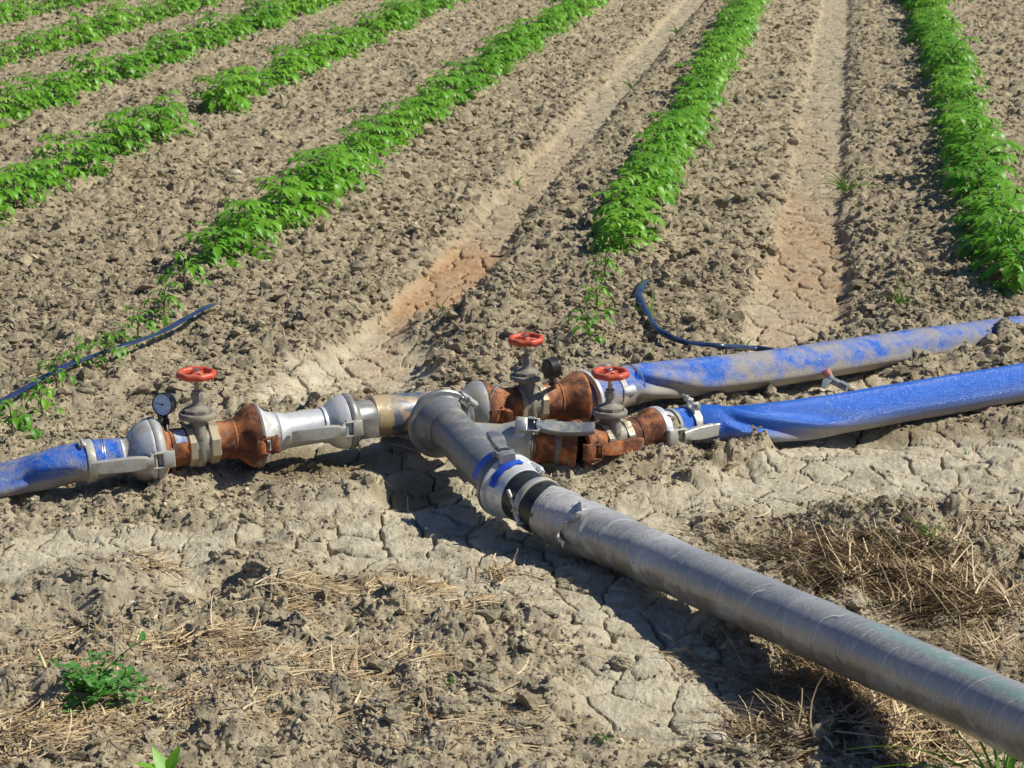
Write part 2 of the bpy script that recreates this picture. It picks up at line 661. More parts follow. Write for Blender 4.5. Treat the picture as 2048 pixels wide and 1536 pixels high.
_L0, _L1 = P(0, 835), P(2048, 690)
_ld = (_L1 - _L0).normalized()


def beyond(x, y):
    """signed distance past the headland line (positive in the field)"""
    return (y - _L0.y) * _ld.x - (x - _L0.x) * _ld.y


MUD = [ell(860, 1010, 230, 95), ell(660, 1090, 200, 60), ell(260, 1130, 330, 70), ell(1720, 925, 420, 85),
       ell(1950, 960, 260, 90), ell(715, 745, 150, 60), ell(620, 790, 110, 30), ell(1230, 1230, 170, 110), ell(1400, 1400, 230, 90),
       ell(1150, 1060, 250, 60), ell(1600, 1000, 300, 30), ell(620, 900, 200, 22), ell(1000, 1130, 200, 70),
       ell(1250, 1370, 250, 70), ell(1640, 770, 150, 40)]
RED = [(ell(1090, 360, 120, 130), .15), (ell(1650, 300, 60, 120), .15), (ell(910, 535, 140, 75), 1.0), (ell(830, 600, 80, 50), .7), (ell(1610, 500, 130, 190), .42), (ell(1590, 640, 100, 60), .35), (ell(760, 700, 60, 60), .3)]
HUMP = [(ell(1900, 715, 230, 45), .085), (ell(930, 650, 110, 45), .075), (ell(560, 690, 110, 35), .06), (ell(1350, 905, 170, 40), .05),
        (ell(1480, 905, 60, 22), .015), (ell(190, 1190, 150, 60), .05), (ell(520, 1160, 110, 60), .05), (ell(1900, 1080, 260, 60), .05),
        (ell(760, 1330, 420, 120), .035), (ell(930, 1440, 200, 60), .035), (ell(360, 950, 130, 30), .02), (ell(1260, 950, 160, 40), .03),
        (ell(1430, 680, 60, 30), .03), (ell(690, 980, 60, 20), .015)]
DIP = [(ell(1425, 640, 45, 20), .05), (ell(470, 985, 60, 22), .03), (ell(1440, 925, 70, 26), .05), (ell(820, 985, 90, 26), .02),
       (ell(120, 1240, 70, 26), .04), (ell(460, 1190, 60, 30), .05), (ell(1740, 880, 80, 20), .02), (ell(560, 1010, 50, 20), .02),
       (ell(1580, 1075, 90, 22), .04), (ell(700, 925, 170, 22), .02), (ell(290, 1230, 60, 20), .03), (ell(600, 1240, 60, 20), .03)]
DAMP = [(ell(590, 930, 150, 34), .95), (ell(1240, 950, 60, 16), .5), (ell(830, 975, 80, 26), .75), (ell(1800, 862, 320, 14), .5), (ell(1500, 890, 80, 18), .4), (ell(1060, 790, 120, 20), .35)]


def terrain(x, y, fine=True):
    """returns height and the masks mud, red, damp"""
    x = np.asarray(x, np.float64)
    y = np.asarray(y, np.float64)
    q, p = qp(x, y)
    w1 = fbm(x, y, 1.1, 3, 3)
    w2 = fbm(x, y, 4.5, 3, 8)
    fd = beyond(x, y) + .10 * w2
    field = sst(-.05, .35, fd)
    z = .018 * w1 + (.006 + .010 * (1 - field)) * w2
    mud = np.zeros_like(x)
    # low ridges that carry the rows, and the two wheel tracks
    kk = (q - Q_C) / ROW_SP
    near = np.abs(kk - np.round(kk)) * ROW_SP
    z = z + field * .035 * np.exp(-(near / .28) ** 2) * (1 - sst(16, 30, y))
    for tq, e0, e1, wid in ((Q_T1, -.15, .25, .10), (Q_T2, .02, .25, .125)):
        on = sst(e0, e1, beyond(x, y))
        wn = wid * (1 + .25 * w2)
        wn = wn * np.where(y < 9.0, 1.0 + .5 * sst(9.5, 6.4, y), 1.0)
        dq = np.abs(q - tq - .03 * w1)
        cut = 1 - sst(wn * .75, wn * 1.9, dq)
        z = z - on * (.058 - .024 * sst(7.5, 10, y)) * cut
        berm = np.exp(-((dq - wn * 2.3) / .07) ** 2)
        z = z + on * .012 * berm * sst(-.2, .3, w2 + .1)
        mud = np.maximum(mud, on * (1 - sst(wn * .85, wn * 1.35, dq)))
    for e in MUD:
        mud = np.maximum(mud, emask(x, y, e, .3) * np.where(fd > .35, .0, 1.0) if e[1] > 99 else emask(x, y, e, .3))
    brk = fbm(x, y, 3.2, 4, 21)
    mud = np.clip(mud * 1.15 - sst(.02, .30, brk) * 1.0 * (1 - field * .85) * np.where((x < -.35) & (y < 5), .8, .55), 0, 1)
    for e, hgt in HUMP:
        m = emask(x, y, e, .6)
        z = z + hgt * m * (.75 + .5 * w2)
        mud = mud * (1 - .9 * sst(.2, .7, m))
    for e, hgt in DIP:
        z = z - hgt * emask(x, y, e, .5)
    red = np.zeros_like(x)
    for e, k in RED:
        red = np.maximum(red, min(1.0, 1.35 * k) * emask(x, y, e, .75) * (.95 + .4 * brk.clip(-.5, .5)))
    red = red * np.clip(mud * 1.1, 0, 1)
    damp = np.zeros_like(x)
    for e, k in DAMP:
        damp = np.maximum(damp, k * emask(x, y, e, .6))
    if fine:
        rough = 1 - mud
        far = sst(7, 18, y)
        wx, wy = x + .012 * vnoise(x * 22, y * 22, 41), y + .012 * vnoise(x * 22, y * 22, 42)
        amp = rough * (.65 + .8 * sst(-.3, .4, fbm(x, y, 2.3, 3, 55)))
        amp = amp * (1 + .12 * field)
        f1, f2, r = worley(wx * 9, wy * 9, 61)
        z = z + amp * (.030 + .016 * (1 - field)) * (np.clip(1 - f1 * 1.25, 0, 1)) ** .8 * (r - .15)
        f1, f2, r = worley(wx * 21 + 3, wy * 21, 62)
        z = z + amp * .020 * (np.clip(1 - f1 * 1.3, 0, 1)) ** .7 * (r - .1)
        f1, f2, r = worley(wx * 48 + 3, wy * 48, 63)
        z = z + amp * .0100 * (np.clip(1 - f1 * 1.3, 0, 1)) ** .6 * r
        f1, f2, r = worley(x * 110 + 3, y * 110, 64)
        z = z + amp * (1 - .8 * far) * .0042 * (np.clip(1 - f1 * 1.2, 0, 1)) ** .6 * r
        z = z + amp * .012 * fbm(x, y, 14, 4, 71)
        # mud crust: gentle undulation, grain, and drying cracks
        z = z + mud * (.008 * fbm(x, y, 9, 4, 81) + .0034 * fbm(x, y, 70, 4, 82, .7))
        cwx = x + .035 * vnoise(x * 9, y * 9, 31) + .010 * vnoise(x * 34, y * 34, 32)
        cwy = y + .035 * vnoise(x * 9, y * 9, 33) + .010 * vnoise(x * 34, y * 34, 34)
        f1, f2, r = worley(cwx * 8.6, cwy * 7.6, 90)
        ed = (f2 - f1)
        wide = .022 + .042 * sst(-.2, .5, fbm(x, y, 3, 2, 95))
        gate = sst(-.45, -.1, fbm(x, y, 2.6, 3, 96))
        crack = (1 - sst(wide * .35, wide * 1.25, ed))
        z = z - mud * crack * gate * .026
        z = z - mud * gate * .004 * (1 - sst(0, .32, ed)) + mud * gate * .007 * (r - .5)
        f1, f2, r = worley(cwx * 19, cwy * 17, 97)
        c2 = (1 - sst(.015, .06, f2 - f1)) * gate * sst(0.05, .25, fbm(x, y, 4, 2, 98))
        z = z - mud * c2 * .007
        f1, f2, r = worley(wx * 75 + 3, wy * 75, 66)
        z = z + mud * .0035 * (np.clip(1 - f1 * 1.3, 0, 1)) ** .6 * (r > .55) * r
        damp = np.clip(damp + mud * crack * gate * .35, 0, 1)
    z = z * (1 - sst(60, 150, np.abs(y) + np.abs(x)))
    return z, mud, red, damp


def gz(x, y, fine=True):
    return float(terrain(np.array([x]), np.array([y]), fine)[0][0])


# ------------------------------------------------------------------ the ground sheet
def make_ground():
    NX, NY = 1350, 1900
    u = np.linspace(-1.35, 1.35, NX)
    u = np.concatenate([[-300, -40, -10, -4, -2.4, -1.8], u, [1.8, 2.4, 4, 10, 40, 300]])
    d = 2.6 * (27 / 2.6) ** (np.linspace(0, 1, NY))
    d = np.concatenate([[-300, -80, -20, -5, 0, 1.2, 1.9, 2.3], d, [29, 33, 40, 55, 90, 180, 500, 1500]])
    U, D = np.meshgrid(u, d)
    X = U * (.27 * np.maximum(D, 2.6) * (D < 60) + 16 * (D >= 60) + .15)
    Y = D
    n, m = X.shape
    z, mud, red, damp = terrain(X.ravel(), Y.ravel())
    mud = mud * (1 - .75 * sst(6.6, 8.6, Y.ravel()))
    me = bpy.data.meshes.new('ground')
    co = np.stack([X.ravel(), Y.ravel(), z], 1).astype(np.float32)
    idx = np.arange(n * m, dtype=np.int32).reshape(n, m)
    q = np.stack([idx[:-1, :-1], idx[:-1, 1:], idx[1:, 1:], idx[1:, :-1]], -1).reshape(-1, 4)
    me.vertices.add(len(co))
    me.vertices.foreach_set('co', co.ravel())
    me.loops.add(q.size)
    me.loops.foreach_set('vertex_index', q.ravel())
    me.polygons.add(len(q))
    me.polygons.foreach_set('loop_start', np.arange(0, q.size, 4, dtype=np.int32))
    me.polygons.foreach_set('use_smooth', np.ones(len(q), bool))
    me.update()
    for nm, v in (('mud', mud), ('red', red), ('damp', damp)):
        a = me.attributes.new(nm, 'FLOAT', 'POINT')
        a.data.foreach_set('value', v.astype(np.float32))
    me.materials.append(M['soil'])
    o = bpy.data.objects.new('ground', me)
    COL.objects.link(o)
    o['kind'] = 'structure'
    return o


make_ground()


def big_mesh(name, co, tri, attrs, mat, smooth=False):
    me = bpy.data.meshes.new(name)
    me.vertices.add(len(co))
    me.vertices.foreach_set('co', co.astype(np.float32).ravel())
    k = tri.shape[1]
    me.loops.add(tri.size)
    me.loops.foreach_set('vertex_index', tri.astype(np.int32).ravel())
    me.polygons.add(len(tri))
    me.polygons.foreach_set('loop_start', np.arange(0, tri.size, k, dtype=np.int32))
    me.polygons.foreach_set('use_smooth', np.full(len(tri), smooth))
    me.update()
    for nm, v in attrs.items():
        a = me.attributes.new(nm, 'FLOAT', 'POINT')
        a.data.foreach_set('value', v.astype(np.float32))
    me.materials.append(mat)
    o = bpy.data.objects.new(name, me)
    COL.objects.link(o)
    return o


def ico(sub):
    import bmesh
    bm = bmesh.new()
    bmesh.ops.create_icosphere(bm, subdivisions=sub, radius=1)
    v = np.array([x.co[:] for x in bm.verts])
    bm.verts.index_update()
    f = np.array([[w.index for w in x.verts] for x in bm.faces])
    bm.free()
    return v, f


def make_clods(pts, size, sub, seed, squash=.75):
    v, f = ico(sub)
    r = np.random.default_rng(seed)
    K = 24
    base = []
    for k in range(K):
        w = v.copy()
        off = Vector(r.uniform(-50, 50, 3))
        dsp = np.array([noise.fractal(Vector(p) * 1.1 + off, .8, 2.1, 4) for p in w])
        w = w * (1 + .62 * dsp)[:, None]
        for _ in range(4):                      # chip flat facets off the lump
            nrm = r.normal(size=3)
            nrm /= np.linalg.norm(nrm)
            d = w @ nrm
            cut = r.uniform(.35, .7)
            w = w - np.outer(np.maximum(d - cut, 0), nrm)
        w = w * (1 + r.normal(size=(len(w), 1)) * .08) * r.uniform(.6, 1.3, 3)
        base.append(w)
    base = np.array(base)
    n = len(pts)
    kk = r.integers(0, K, n)
    ang = r.uniform(0, 2 * np.pi, n)
    tl = r.uniform(-.6, .6, n)
    w = base[kk]
    c, s = np.cos(tl)[:, None], np.sin(tl)[:, None]
    w = np.stack([w[..., 0], w[..., 1] * c - w[..., 2] * s, w[..., 1] * s + w[..., 2] * c], -1)
    c, s = np.cos(ang)[:, None], np.sin(ang)[:, None]
    w = np.stack([w[..., 0] * c - w[..., 1] * s, w[..., 0] * s + w[..., 1] * c, w[..., 2] * squash], -1)
    w = w * size[:, None, None] + pts[:, None, :]
    nv = len(v)
    tri = (f[None] + (np.arange(n) * nv)[:, None, None]).reshape(-1, 3)
    tint = np.repeat((r.normal(-.04, .16, n) + (r.random(n) < .10) * (size < .012) * r.uniform(.2, .7, n)).clip(-.4, .7), nv)
    return w.reshape(-1, 3), tri, tint


def scatter(n, d0, d1, seed, powr=1.0):
    r = np.random.default_rng(seed)
    d = (d0 ** (1 / powr) + (d1 ** (1 / powr) - d0 ** (1 / powr)) * r.random(n)) ** powr
    u = r.uniform(-1.3, 1.3, n)
    return u * (.27 * d + .15), d


def clod_layer(n, d0, d1, smin, smax, sub, seed, powr, exp=2.2, mudkeep=.06):
    x, y = scatter(n, d0, d1, seed, powr)
    z, mud, red, damp = terrain(x, y)
    r = np.random.default_rng(seed + 1)
    patch = sst(-.45, .35, fbm(x, y, 1.9, 3, 130))
    keep = r.random(n) < np.maximum((1 - mud) ** 1.5 * (.35 + .65 * patch), mudkeep)
    x, y, z, mud, damp = x[keep], y[keep], z[keep], mud[keep], damp[keep]
    size = smin + (smax - smin) * r.random(len(x)) ** exp
    size = np.where(mud > .5, size * .5, size)
    pts = np.stack([x, y, z + size * .12], 1)
    co, tri, tint = make_clods(pts, size, sub, seed + 2)
    nv = len(co) // len(x)
    return co, tri, tint, np.repeat(mud * .6 * (y < 8), nv), np.repeat(damp * .6, nv)


def join_layers(name, layers, label):
    off = 0
    C, T, A, MU, DA = [], [], [], [], []
    for co, tri, tint, mu, da in layers:
        C.append(co)
        T.append(tri + off)
        A.append(tint)
        MU.append(mu)
        DA.append(da)
        off += len(co)
    o = big_mesh(name, np.concatenate(C), np.concatenate(T), {'tint': np.concatenate(A), 'mud': np.concatenate(MU), 'damp': np.concatenate(DA)}, M['soil'])
    tag(o, label, 'soil', None, 'stuff')


join_layers('soil_crumbs', [
    clod_layer(120000, 3.1, 8, .0025, .011, 1, 200, 1.0, 2.2, .05),
    clod_layer(80000, 6.5, 24, .006, .020, 1, 210, 1.5, 2.0, .02),
    clod_layer(9000, 3.1, 9, .007, .028, 3, 220, 1.2, 3.4, .004),
    clod_layer(26000, 6, 24, .012, .036, 2, 230, 1.6, 2.4, .0)],
    'dry grey brown soil crumbs and clods strewn over the field')


# ------------------------------------------------------------------ pipework
CAMP = Vector((0, 0, CAM_H))
UP = Vector((0, 0, 1))


class Axis:
    """straight run of pipe between two surveyed points; distances found from the survey column"""
    def __init__(s, a, b):
        s.A, s.B = P(*a), P(*b)
        s.D = (s.B - s.A).normalized()
        s.d, s.x, s.y = frame(s.D)              # x = horizontal side turned to the viewer for runs going right
        if s.x.y > 0:
            s.x = -s.x

    def s_(s, u):
        lo, hi = -1.0, 3.0
        for _ in range(40):
            m = (lo + hi) / 2
            if proj(s.A + s.D * m)[0] < u:
                lo = m
            else:
                hi = m
        return (lo + hi) / 2

    def pt(s, u):
        return s.A + s.D * s.s_(u)

    def prof(s, pr, k=.001):
        return [(s.s_(u), r * k) for u, r in pr]

    def around(s, u, phi, r):
        a = math.radians(phi)
        n = s.x * math.cos(a) + UP * math.sin(a)
        n = (n - s.D * n.dot(s.D)).normalized()
        return s.pt(u) + n * r, n


def lathe_part(name, ax, pr, mat, parent, segs=56, smooth=35, phase=0):
    mb = MB()
    lathe(mb, ax.A, ax.D, ax.prof(pr), segs, phase=phase)
    return build(name, mb, mat, parent, smooth)


def ring(mb, C, D, R, r, segs=48, tube=8, up=UP):
    d, x, y = frame(D, up)
    vs, fs = [], []
    for i in range(segs):
        a = 2 * math.pi * i / segs
        e = x * math.cos(a) + y * math.sin(a)
        for j in range(tube):
            b = 2 * math.pi * j / tube
            vs.append(C + e * (R + r * math.cos(b)) + d * (r * math.sin(b)))
    for i in range(segs):
        for j in range(tube):
            fs.append((i * tube + j, ((i + 1) % segs) * tube + j, ((i + 1) % segs) * tube + (j + 1) % tube, i * tube + (j + 1) % tube))
    mb.add(vs, fs)
    return mb


def rect_sweep(mb, pts, n, secs, bev=.25):
    """bar of rounded rectangular section; n = outward direction, secs = [(half width, half thickness)]"""
    pts = [Vector(p) for p in pts]
    vs, fs = [], []
    m = len(pts)
    for i, p in enumerate(pts):
        t = (pts[min(i + 1, m - 1)] - pts[max(i - 1, 0)]).normalized()
        nn = (n - t * n.dot(t)).normalized()
        w = t.cross(nn)
        hw, ht = secs[i] if isinstance(secs, list) else secs
        b = min(hw, ht) * bev
        # channel: outer face bowed, inner face hollow
        sec = [(-hw, -ht), (-hw, ht - b), (-hw + b, ht), (0, ht * 1.12), (hw - b, ht), (hw, ht - b), (hw, -ht), (hw - b * 1.6, -ht), (hw - b * 1.6, ht * .2), (-hw + b * 1.6, ht * .2), (-hw + b * 1.6, -ht)]
        for a, c in sec:
            vs.append(p + w * a + nn * c)
    k = len(sec)
    for i in range(m - 1):
        for j in range(k):
            fs.append((i * k + j, i * k + (j + 1) % k, (i + 1) * k + (j + 1) % k, (i + 1) * k + j))
    fs.append(tuple(range(k - 1, -1, -1)))
    fs.append(tuple((m - 1) * k + j for j in range(k)))
    mb.add(vs, fs)
    return mb


def cyl(mb, A, B, r, segs=14, caps=True):
    A, B = Vector(A), Vector(B)
    L = (B - A).length
    pr = [(0, r * .9), (L * .04, r), (L * .96, r), (L, r * .9)]
    o = len(mb.v)
    d = (B - A).normalized()
    up = UP if abs(d.z) < .9 else Vector((0, 1, 0))
    lathe(mb, A, d, pr, segs, up=up)
    w = segs + 1
    if caps:
        mb.f.append(tuple(o + k for k in range(segs - 1, -1, -1)))
        mb.f.append(tuple(o + 3 * w + k for k in range(segs)))
    return mb


def clip_lever(name, parent, C, n, t, length, mat, width=.015, sink=.0, bend=.012, back=.03, flat=False):
    """over-centre clamp: a hooked clip on the ring (back along -t) and a channel lever running along t"""
    width *= 1.25
    t = (t - n * t.dot(n)).normalized()
    w = t.cross(n)
    mb = MB()
    # the arm, swelling from the pin then tapering to a rounded end
    N = 12
    pts, secs = [], []
    for i in range(N + 1):
        f = i / N
        pts.append(C + t * (.006 + length * f) + n * (.010 + bend * math.sin(f * 2.6) - sink * f))
        hw = width * (.62 + .5 * math.sin(min(1, f * 2.2) * math.pi / 2) - .25 * f) * (1 if f < .93 else .8)
        secs.append((hw, .0088 * (1 if f < .95 else .75)))
    rect_sweep(mb, pts, n, secs)
    lev = build(name, mb, mat, parent, 40)
    mb = MB()
    # clip: two cheeks, cross plate over the ring, hooked lip
    for sgn in (-1, 1):
        obox(mb, C - t * (back * .35) + w * sgn * (width * 1.05) + n * .006, t, w, n, back * .72, .0022, .0085, .0015)
    obox(mb, C - t * (back * .85) + n * .0125, t, w, n, back * .38, width * 1.2, .0028, .0015)
    obox(mb, C - t * (back * 1.22) + n * .002, t, w, n, .0028, width * 1.2, .0125, .0012)
    obox(mb, C + t * .012 + n * .0135, t, w, n, .0045, width * 1.0, .0022, .0012)
    clip = build('clip', mb, mat, lev, 40)
    mb = MB()
    cyl(mb, C + w * (width * 1.5) + n * .006, C - w * (width * 1.5) + n * .006, .0042)
    build('pin', mb, mat, lev, 40)
    return lev


def hexnut(mb, ax, u0, u1, r, seg=8):
    s0, s1 = ax.s_(u0), ax.s_(u1)
    e = (s1 - s0) * .12
    lathe(mb, ax.A, ax.D, [(s0, r * .78), (s0, r * .93), (s0 + e, r), (s1 - e, r), (s1, r * .93), (s1, r * .78)], seg, phase=math.pi / 8)


def gate_valve(parent, ax, u, k=1.0, tilt=(0, 0), mark=True, turn=0.0):
    C = ax.pt(u)
    up = (UP + ax.D * tilt[0] + ax.x * tilt[1]).normalized()
    a = (ax.D - up * ax.D.dot(up)).normalized()
    sd = ax.x
    mb = MB()
    # flattened oval body between the nuts, rising as a neck to the bonnet
    vs, fs = [], []
    lev = [(-.058, .012, .022), (-.05, .017, .040), (-.03, .0195, .052), (0, .020, .054), (.03, .0195, .050), (.05, .0185, .043), (.066, .018, .041), (.080, .018, .041)]
    seg = 28
    for z, rx, ry in lev:
        for i in range(seg):
            an = 2 * math.pi * i / seg
            c, s_ = math.cos(an), math.sin(an)
            e = .72
            vs.append(C + up * z * k + a * (math.copysign(abs(c) ** e, c) * rx * k) + sd * (math.copysign(abs(s_) ** e, s_) * ry * k))
    for j in range(len(lev) - 1):
        for i in range(seg):
            fs.append((j * seg + i, j * seg + (i + 1) % seg, (j + 1) * seg + (i + 1) % seg, (j + 1) * seg + i))
    fs.append(tuple(range(seg - 1, -1, -1)))
    mb.add(vs, fs)
    lathe(mb, C - a * .05 * k, a, [(0, .047 * k), (.02 * k, .050 * k), (.05 * k, .053 * k), (.08 * k, .050 * k), (.1 * k, .047 * k)], 40)
    body = build('valve_body', mb, M['valve'], parent, 40)
    if mark:
        cu = bpy.data.curves.new('size_mark', 'FONT')
        cu.body = '4'
        cu.size = .019
        cu.extrude = .0012
        cu.align_x = 'CENTER'
        cu.align_y = 'CENTER'
        tmp = bpy.data.objects.new('tmp', cu)
        COL.objects.link(tmp)
        bpy.context.view_layer.update()
        me = bpy.data.meshes.new_from_object(tmp.evaluated_get(bpy.context.evaluated_depsgraph_get()))
        bpy.data.objects.remove(tmp)
        zx, zz = sd, up
        xx = zz.cross(zx).normalized()
        R = Matrix((xx, zz, zx)).transposed()
        org = C + up * .030 * k + sd * .0505 * k - root_loc(body)
        for v in me.vertices:
            v.co = R @ v.co + org
        me.materials.append(M['brass'])
        o = bpy.data.objects.new('size_mark', me)
        COL.objects.link(o)
        o.parent = body
    # bonnet
    mb = MB()
    lathe(mb, C + up * .076 * k, up, [(0, .030 * k), (0, .049 * k), (.003 * k, .0505 * k), (.010 * k, .0505 * k), (.014 * k, .048 * k), (.016 * k, .040 * k)], 44, up=sd)
    lathe(mb, C + up * .0915 * k, up, [(0, .036 * k), (0, .0385 * k), (.009 * k, .0385 * k), (.0115 * k, .034 * k), (.0118 * k, .016 * k)], 8, up=sd, phase=math.pi / 8)
    lathe(mb, C + up * .102 * k, up, [(0, .030 * k), (.004 * k, .023 * k), (.009 * k, .015 * k), (.016 * k, .0125 * k), (.026 * k, .0125 * k)], 30, up=sd)
    lathe(mb, C + up * .127 * k, up, [(0, .011 * k), (.0, .0165 * k), (.016 * k, .0165 * k), (.018 * k, .014 * k), (.018 * k, .011 * k)], 6, up=sd, phase=.4)
    lathe(mb, C + up * .144 * k, up, [(0, .0135 * k), (.007 * k, .0125 * k), (.008 * k, .007 * k)], 20, up=sd)
    build('bonnet', mb, M['valve'], parent, 35)
    mb = MB()
    cyl(mb, C + up * .148 * k, C + up * .205 * k, .0066 * k)
    build('valve_stem', mb, M['brass'], parent, 40)
    # handwheel: lobed rim, dished spokes, hub
    mb = MB()
    W0 = C + up * .197 * k
    sg, tb = 64, 12
    vs, fs = [], []
    for i in range(sg):
        an = 2 * math.pi * i / sg + turn
        e = a * math.cos(an) + sd * math.sin(an)
        R = (.0450 + .0018 * math.cos(8 * an)) * k
        for j in range(tb):
            b = 2 * math.pi * j / tb
            vs.append(W0 + e * (R + .0092 * k * math.cos(b)) + up * (.0100 * k * math.sin(b)))
    for i in range(sg):
        for j in range(tb):
            fs.append((i * tb + j, ((i + 1) % sg) * tb + j, ((i + 1) % sg) * tb + (j + 1) % tb, i * tb + (j + 1) % tb))
    mb.add(vs, fs)
    wheel = build('handwheel', mb, M['red'], parent, 180)
    mb = MB()
    for q in range(4):
        an = math.pi / 2 * q + turn + .5
        e = a * math.cos(an) + sd * math.sin(an)
        rect_sweep(mb, [W0 + e * .006 * k + up * .004 * k, W0 + e * .02 * k - up * .001 * k, W0 + e * .034 * k - up * .002 * k, W0 + e * .045 * k], up, (.0062 * k, .0028 * k))
    lathe(mb, W0 - up * .008 * k, up, [(0, .006 * k), (0, .0125 * k), (.014 * k, .0125 * k), (.017 * k, .009 * k)], 24, up=sd)
    build('spokes', mb, M['red'], wheel, 40)
    mb = MB()
    lathe(mb, W0 + up * .008 * k, up, [(0, .0085 * k), (.005 * k, .0085 * k), (.006 * k, .004 * k), (.009 * k, .0035 * k), (.0095 * k, 0)], 6, up=sd)
    build('nut', mb, M['wire'], wheel, 35)
    return up


def gauge(parent, foot, C, face, r=.031):
    """pressure gauge: case, bezel, dial with ticks and a needle, bottom stem"""
    f = face.normalized()
    d, x, y = frame(f)
    x, y = x, x.cross(d)
    if y.z < 0:
        y = -y
    x = y.cross(d)
    mb = MB()
    lathe(mb, C - d * .026, d, [(0, 0), (0, r * .80), (.003, r * .93), (.008, r * .97), (.024, r), (.028, r * 1.05), (.031, r * 1.05), (.0325, r * 1.0), (.0325, r * .95), (.029, r * .94)], 48)
    case = build('pressure_gauge', mb, M['black'], parent, 35)
    mb = MB()
    lathe(mb, C + d * .0040, d, [(0, r * .93), (0.0002, 0.0)], 40)
    build('dial', mb, M['dial'], case, 180)
    mb = MB()

    def stroke(a0, r0, r1, wd, lift=.0006):
        e = x * math.sin(a0) + y * math.cos(a0)
        p = x * math.cos(a0) - y * math.sin(a0)
        z = C + d * (.0043 + lift)
        mb.add([z + e * r0 - p * wd, z + e * r0 + p * wd, z + e * r1 + p * wd * .6, z + e * r1 - p * wd * .6], [(0, 1, 2, 3)])
    for i in range(31):
        a0 = math.radians(-135 + 9 * i)
        big = i % 5 == 0
        stroke(a0, r * (.66 if big else .74), r * .82, .0006 if big else .00035)
    nd = MB()
    build('dial_marks', mb, M['dark'], case, 0)
    mb = MB()
    a0 = math.radians(-84)
    stroke(a0, -r * .22, r * .66, .0011, .0016)
    lathe(mb, C + d * .0046, d, [(0, .0032), (.0015, .003), (.002, 0)], 14)
    build('needle', mb, M['dark'], case, 0)
    mb = MB()
    cyl(mb, foot, C - y * r * .9 - d * .01, .0075)
    m = foot + (C - y * r - d * .01 - foot) * .55
    lathe(mb, m - UP * .008, UP, [(0, .006), (0, .011), (.014, .011), (.014, .006)], 6, up=Vector((0, 1, 0)))
    build('gauge_stem', mb, M['black'], case, 35)
    return case


def screw_clamp(name, parent, C, n, t, k=1.0):
    """bolted clamp: two lugs, a long bolt with nuts and a T head"""
    w = t.cross(n).normalized()
    mb = MB()
    for s_ in (-1, 1):
        obox(mb, C + t * .0 + w * s_ * .011 * k + n * .010 * k, t, w, n, .009 * k, .003 * k, .011 * k, .002)
        ring(mb, C + w * s_ * .016 * k + n * .014 * k, w, .0055 * k, .003 * k, 16, 8, up=n)
    cyl(mb, C - w * .045 * k + n * .014 * k, C + w * .030 * k + n * .014 * k, .0036 * k)
    lathe(mb, C + w * .020 * k + n * .014 * k, w, [(0, .004 * k), (0, .008 * k), (.006 * k, .008 * k), (.006 * k, .004 * k)], 6, up=n)
    lathe(mb, C - w * .030 * k + n * .014 * k, w, [(0, .004 * k), (0, .0085 * k), (.007 * k, .0085 * k), (.007 * k, .004 * k)], 6, up=n)
    return build(name, mb, M['lever'], parent, 40)


# --- left branch ---------------------------------------------------------------
LA = Axis((150, 926, .100), (744, 835, .128))
# --- rear branch, front branch -------------------------------------------------
RA = Axis((744, 833, .128), (1170, 797, .108))
F1 = Axis((960, 876, .105), (1151, 890, .085))
F2 = Axis((1151, 892, .085), (1384, 850, .080))

# left gate valve assembly: rusty pipe pieces, gate valve, gauge, rust lever
gv = thing('gate_valve', 'left gate valve with red handwheel, beside a round gauge with a pale dial', 'gate valve', LA.pt(400) - UP * .1, 'gate valves with red handwheels')
lathe_part('inlet_pipe', LA, [(300, 76), (303, 92), (308, 94), (314, 92), (320, 84), (326, 68), (331, 57), (337, 54), (339, 57), (341, 54), (374, 53), (374, 44)], M['rust'], gv)
mb = MB()
lathe(mb, LA.A, LA.D, LA.prof([(302, 80), (302, 93.5), (306, 96), (313, 94.5), (318, 88), (321, 84.5)]), 56)
build('coupling_ring', mb, M['zincdirty'], gv)
mb = MB()
hexnut(mb, LA, 372, 387, .060)
build('union_nut', mb, M['brass'], gv, 30)
mb = MB()
hexnut(mb, LA, 414, 434, .060)
build('union_nut', mb, M['brass'], gv, 30)
gate_valve(gv, LA, 396, 1.03, (0.02, 0), True, .2)
lathe_part('outlet_bell', LA, [(432, 45), (432, 54), (462, 55), (465, 58), (468, 56), (474, 60), (482, 70), (490, 81), (498, 89), (504, 92), (508, 93), (510, 90), (510, 70)], M['rust'], gv)
# worn sticker on the rusty pipe
mb = MB()
vs, fs = [], []
sa, sb = LA.s_(346), LA.s_(368)
for i in range(9):
    for j in range(2):
        c0, nn = LA.around(346 + 22 * j, 30 + 6 * i, .0542)
        vs.append(c0)
for i in range(8):
    fs.append((2 * i, 2 * i + 1, 2 * i + 3, 2 * i + 2))
mb.add(vs, fs)
build('sticker', mb, M['sticker'], gv, 180)
c0, nn = LA.around(335, 78, .05)
gauge(gv, c0, P(326, 809, c0.z + .072), Vector((-.42, -1, .12)), .0315)
c0, nn = LA.around(512, -2, .090)
clip_lever('clamp_lever', gv, c0, nn, LA.D * -1, .020, M['rust'], .016, 0, .004, .030)

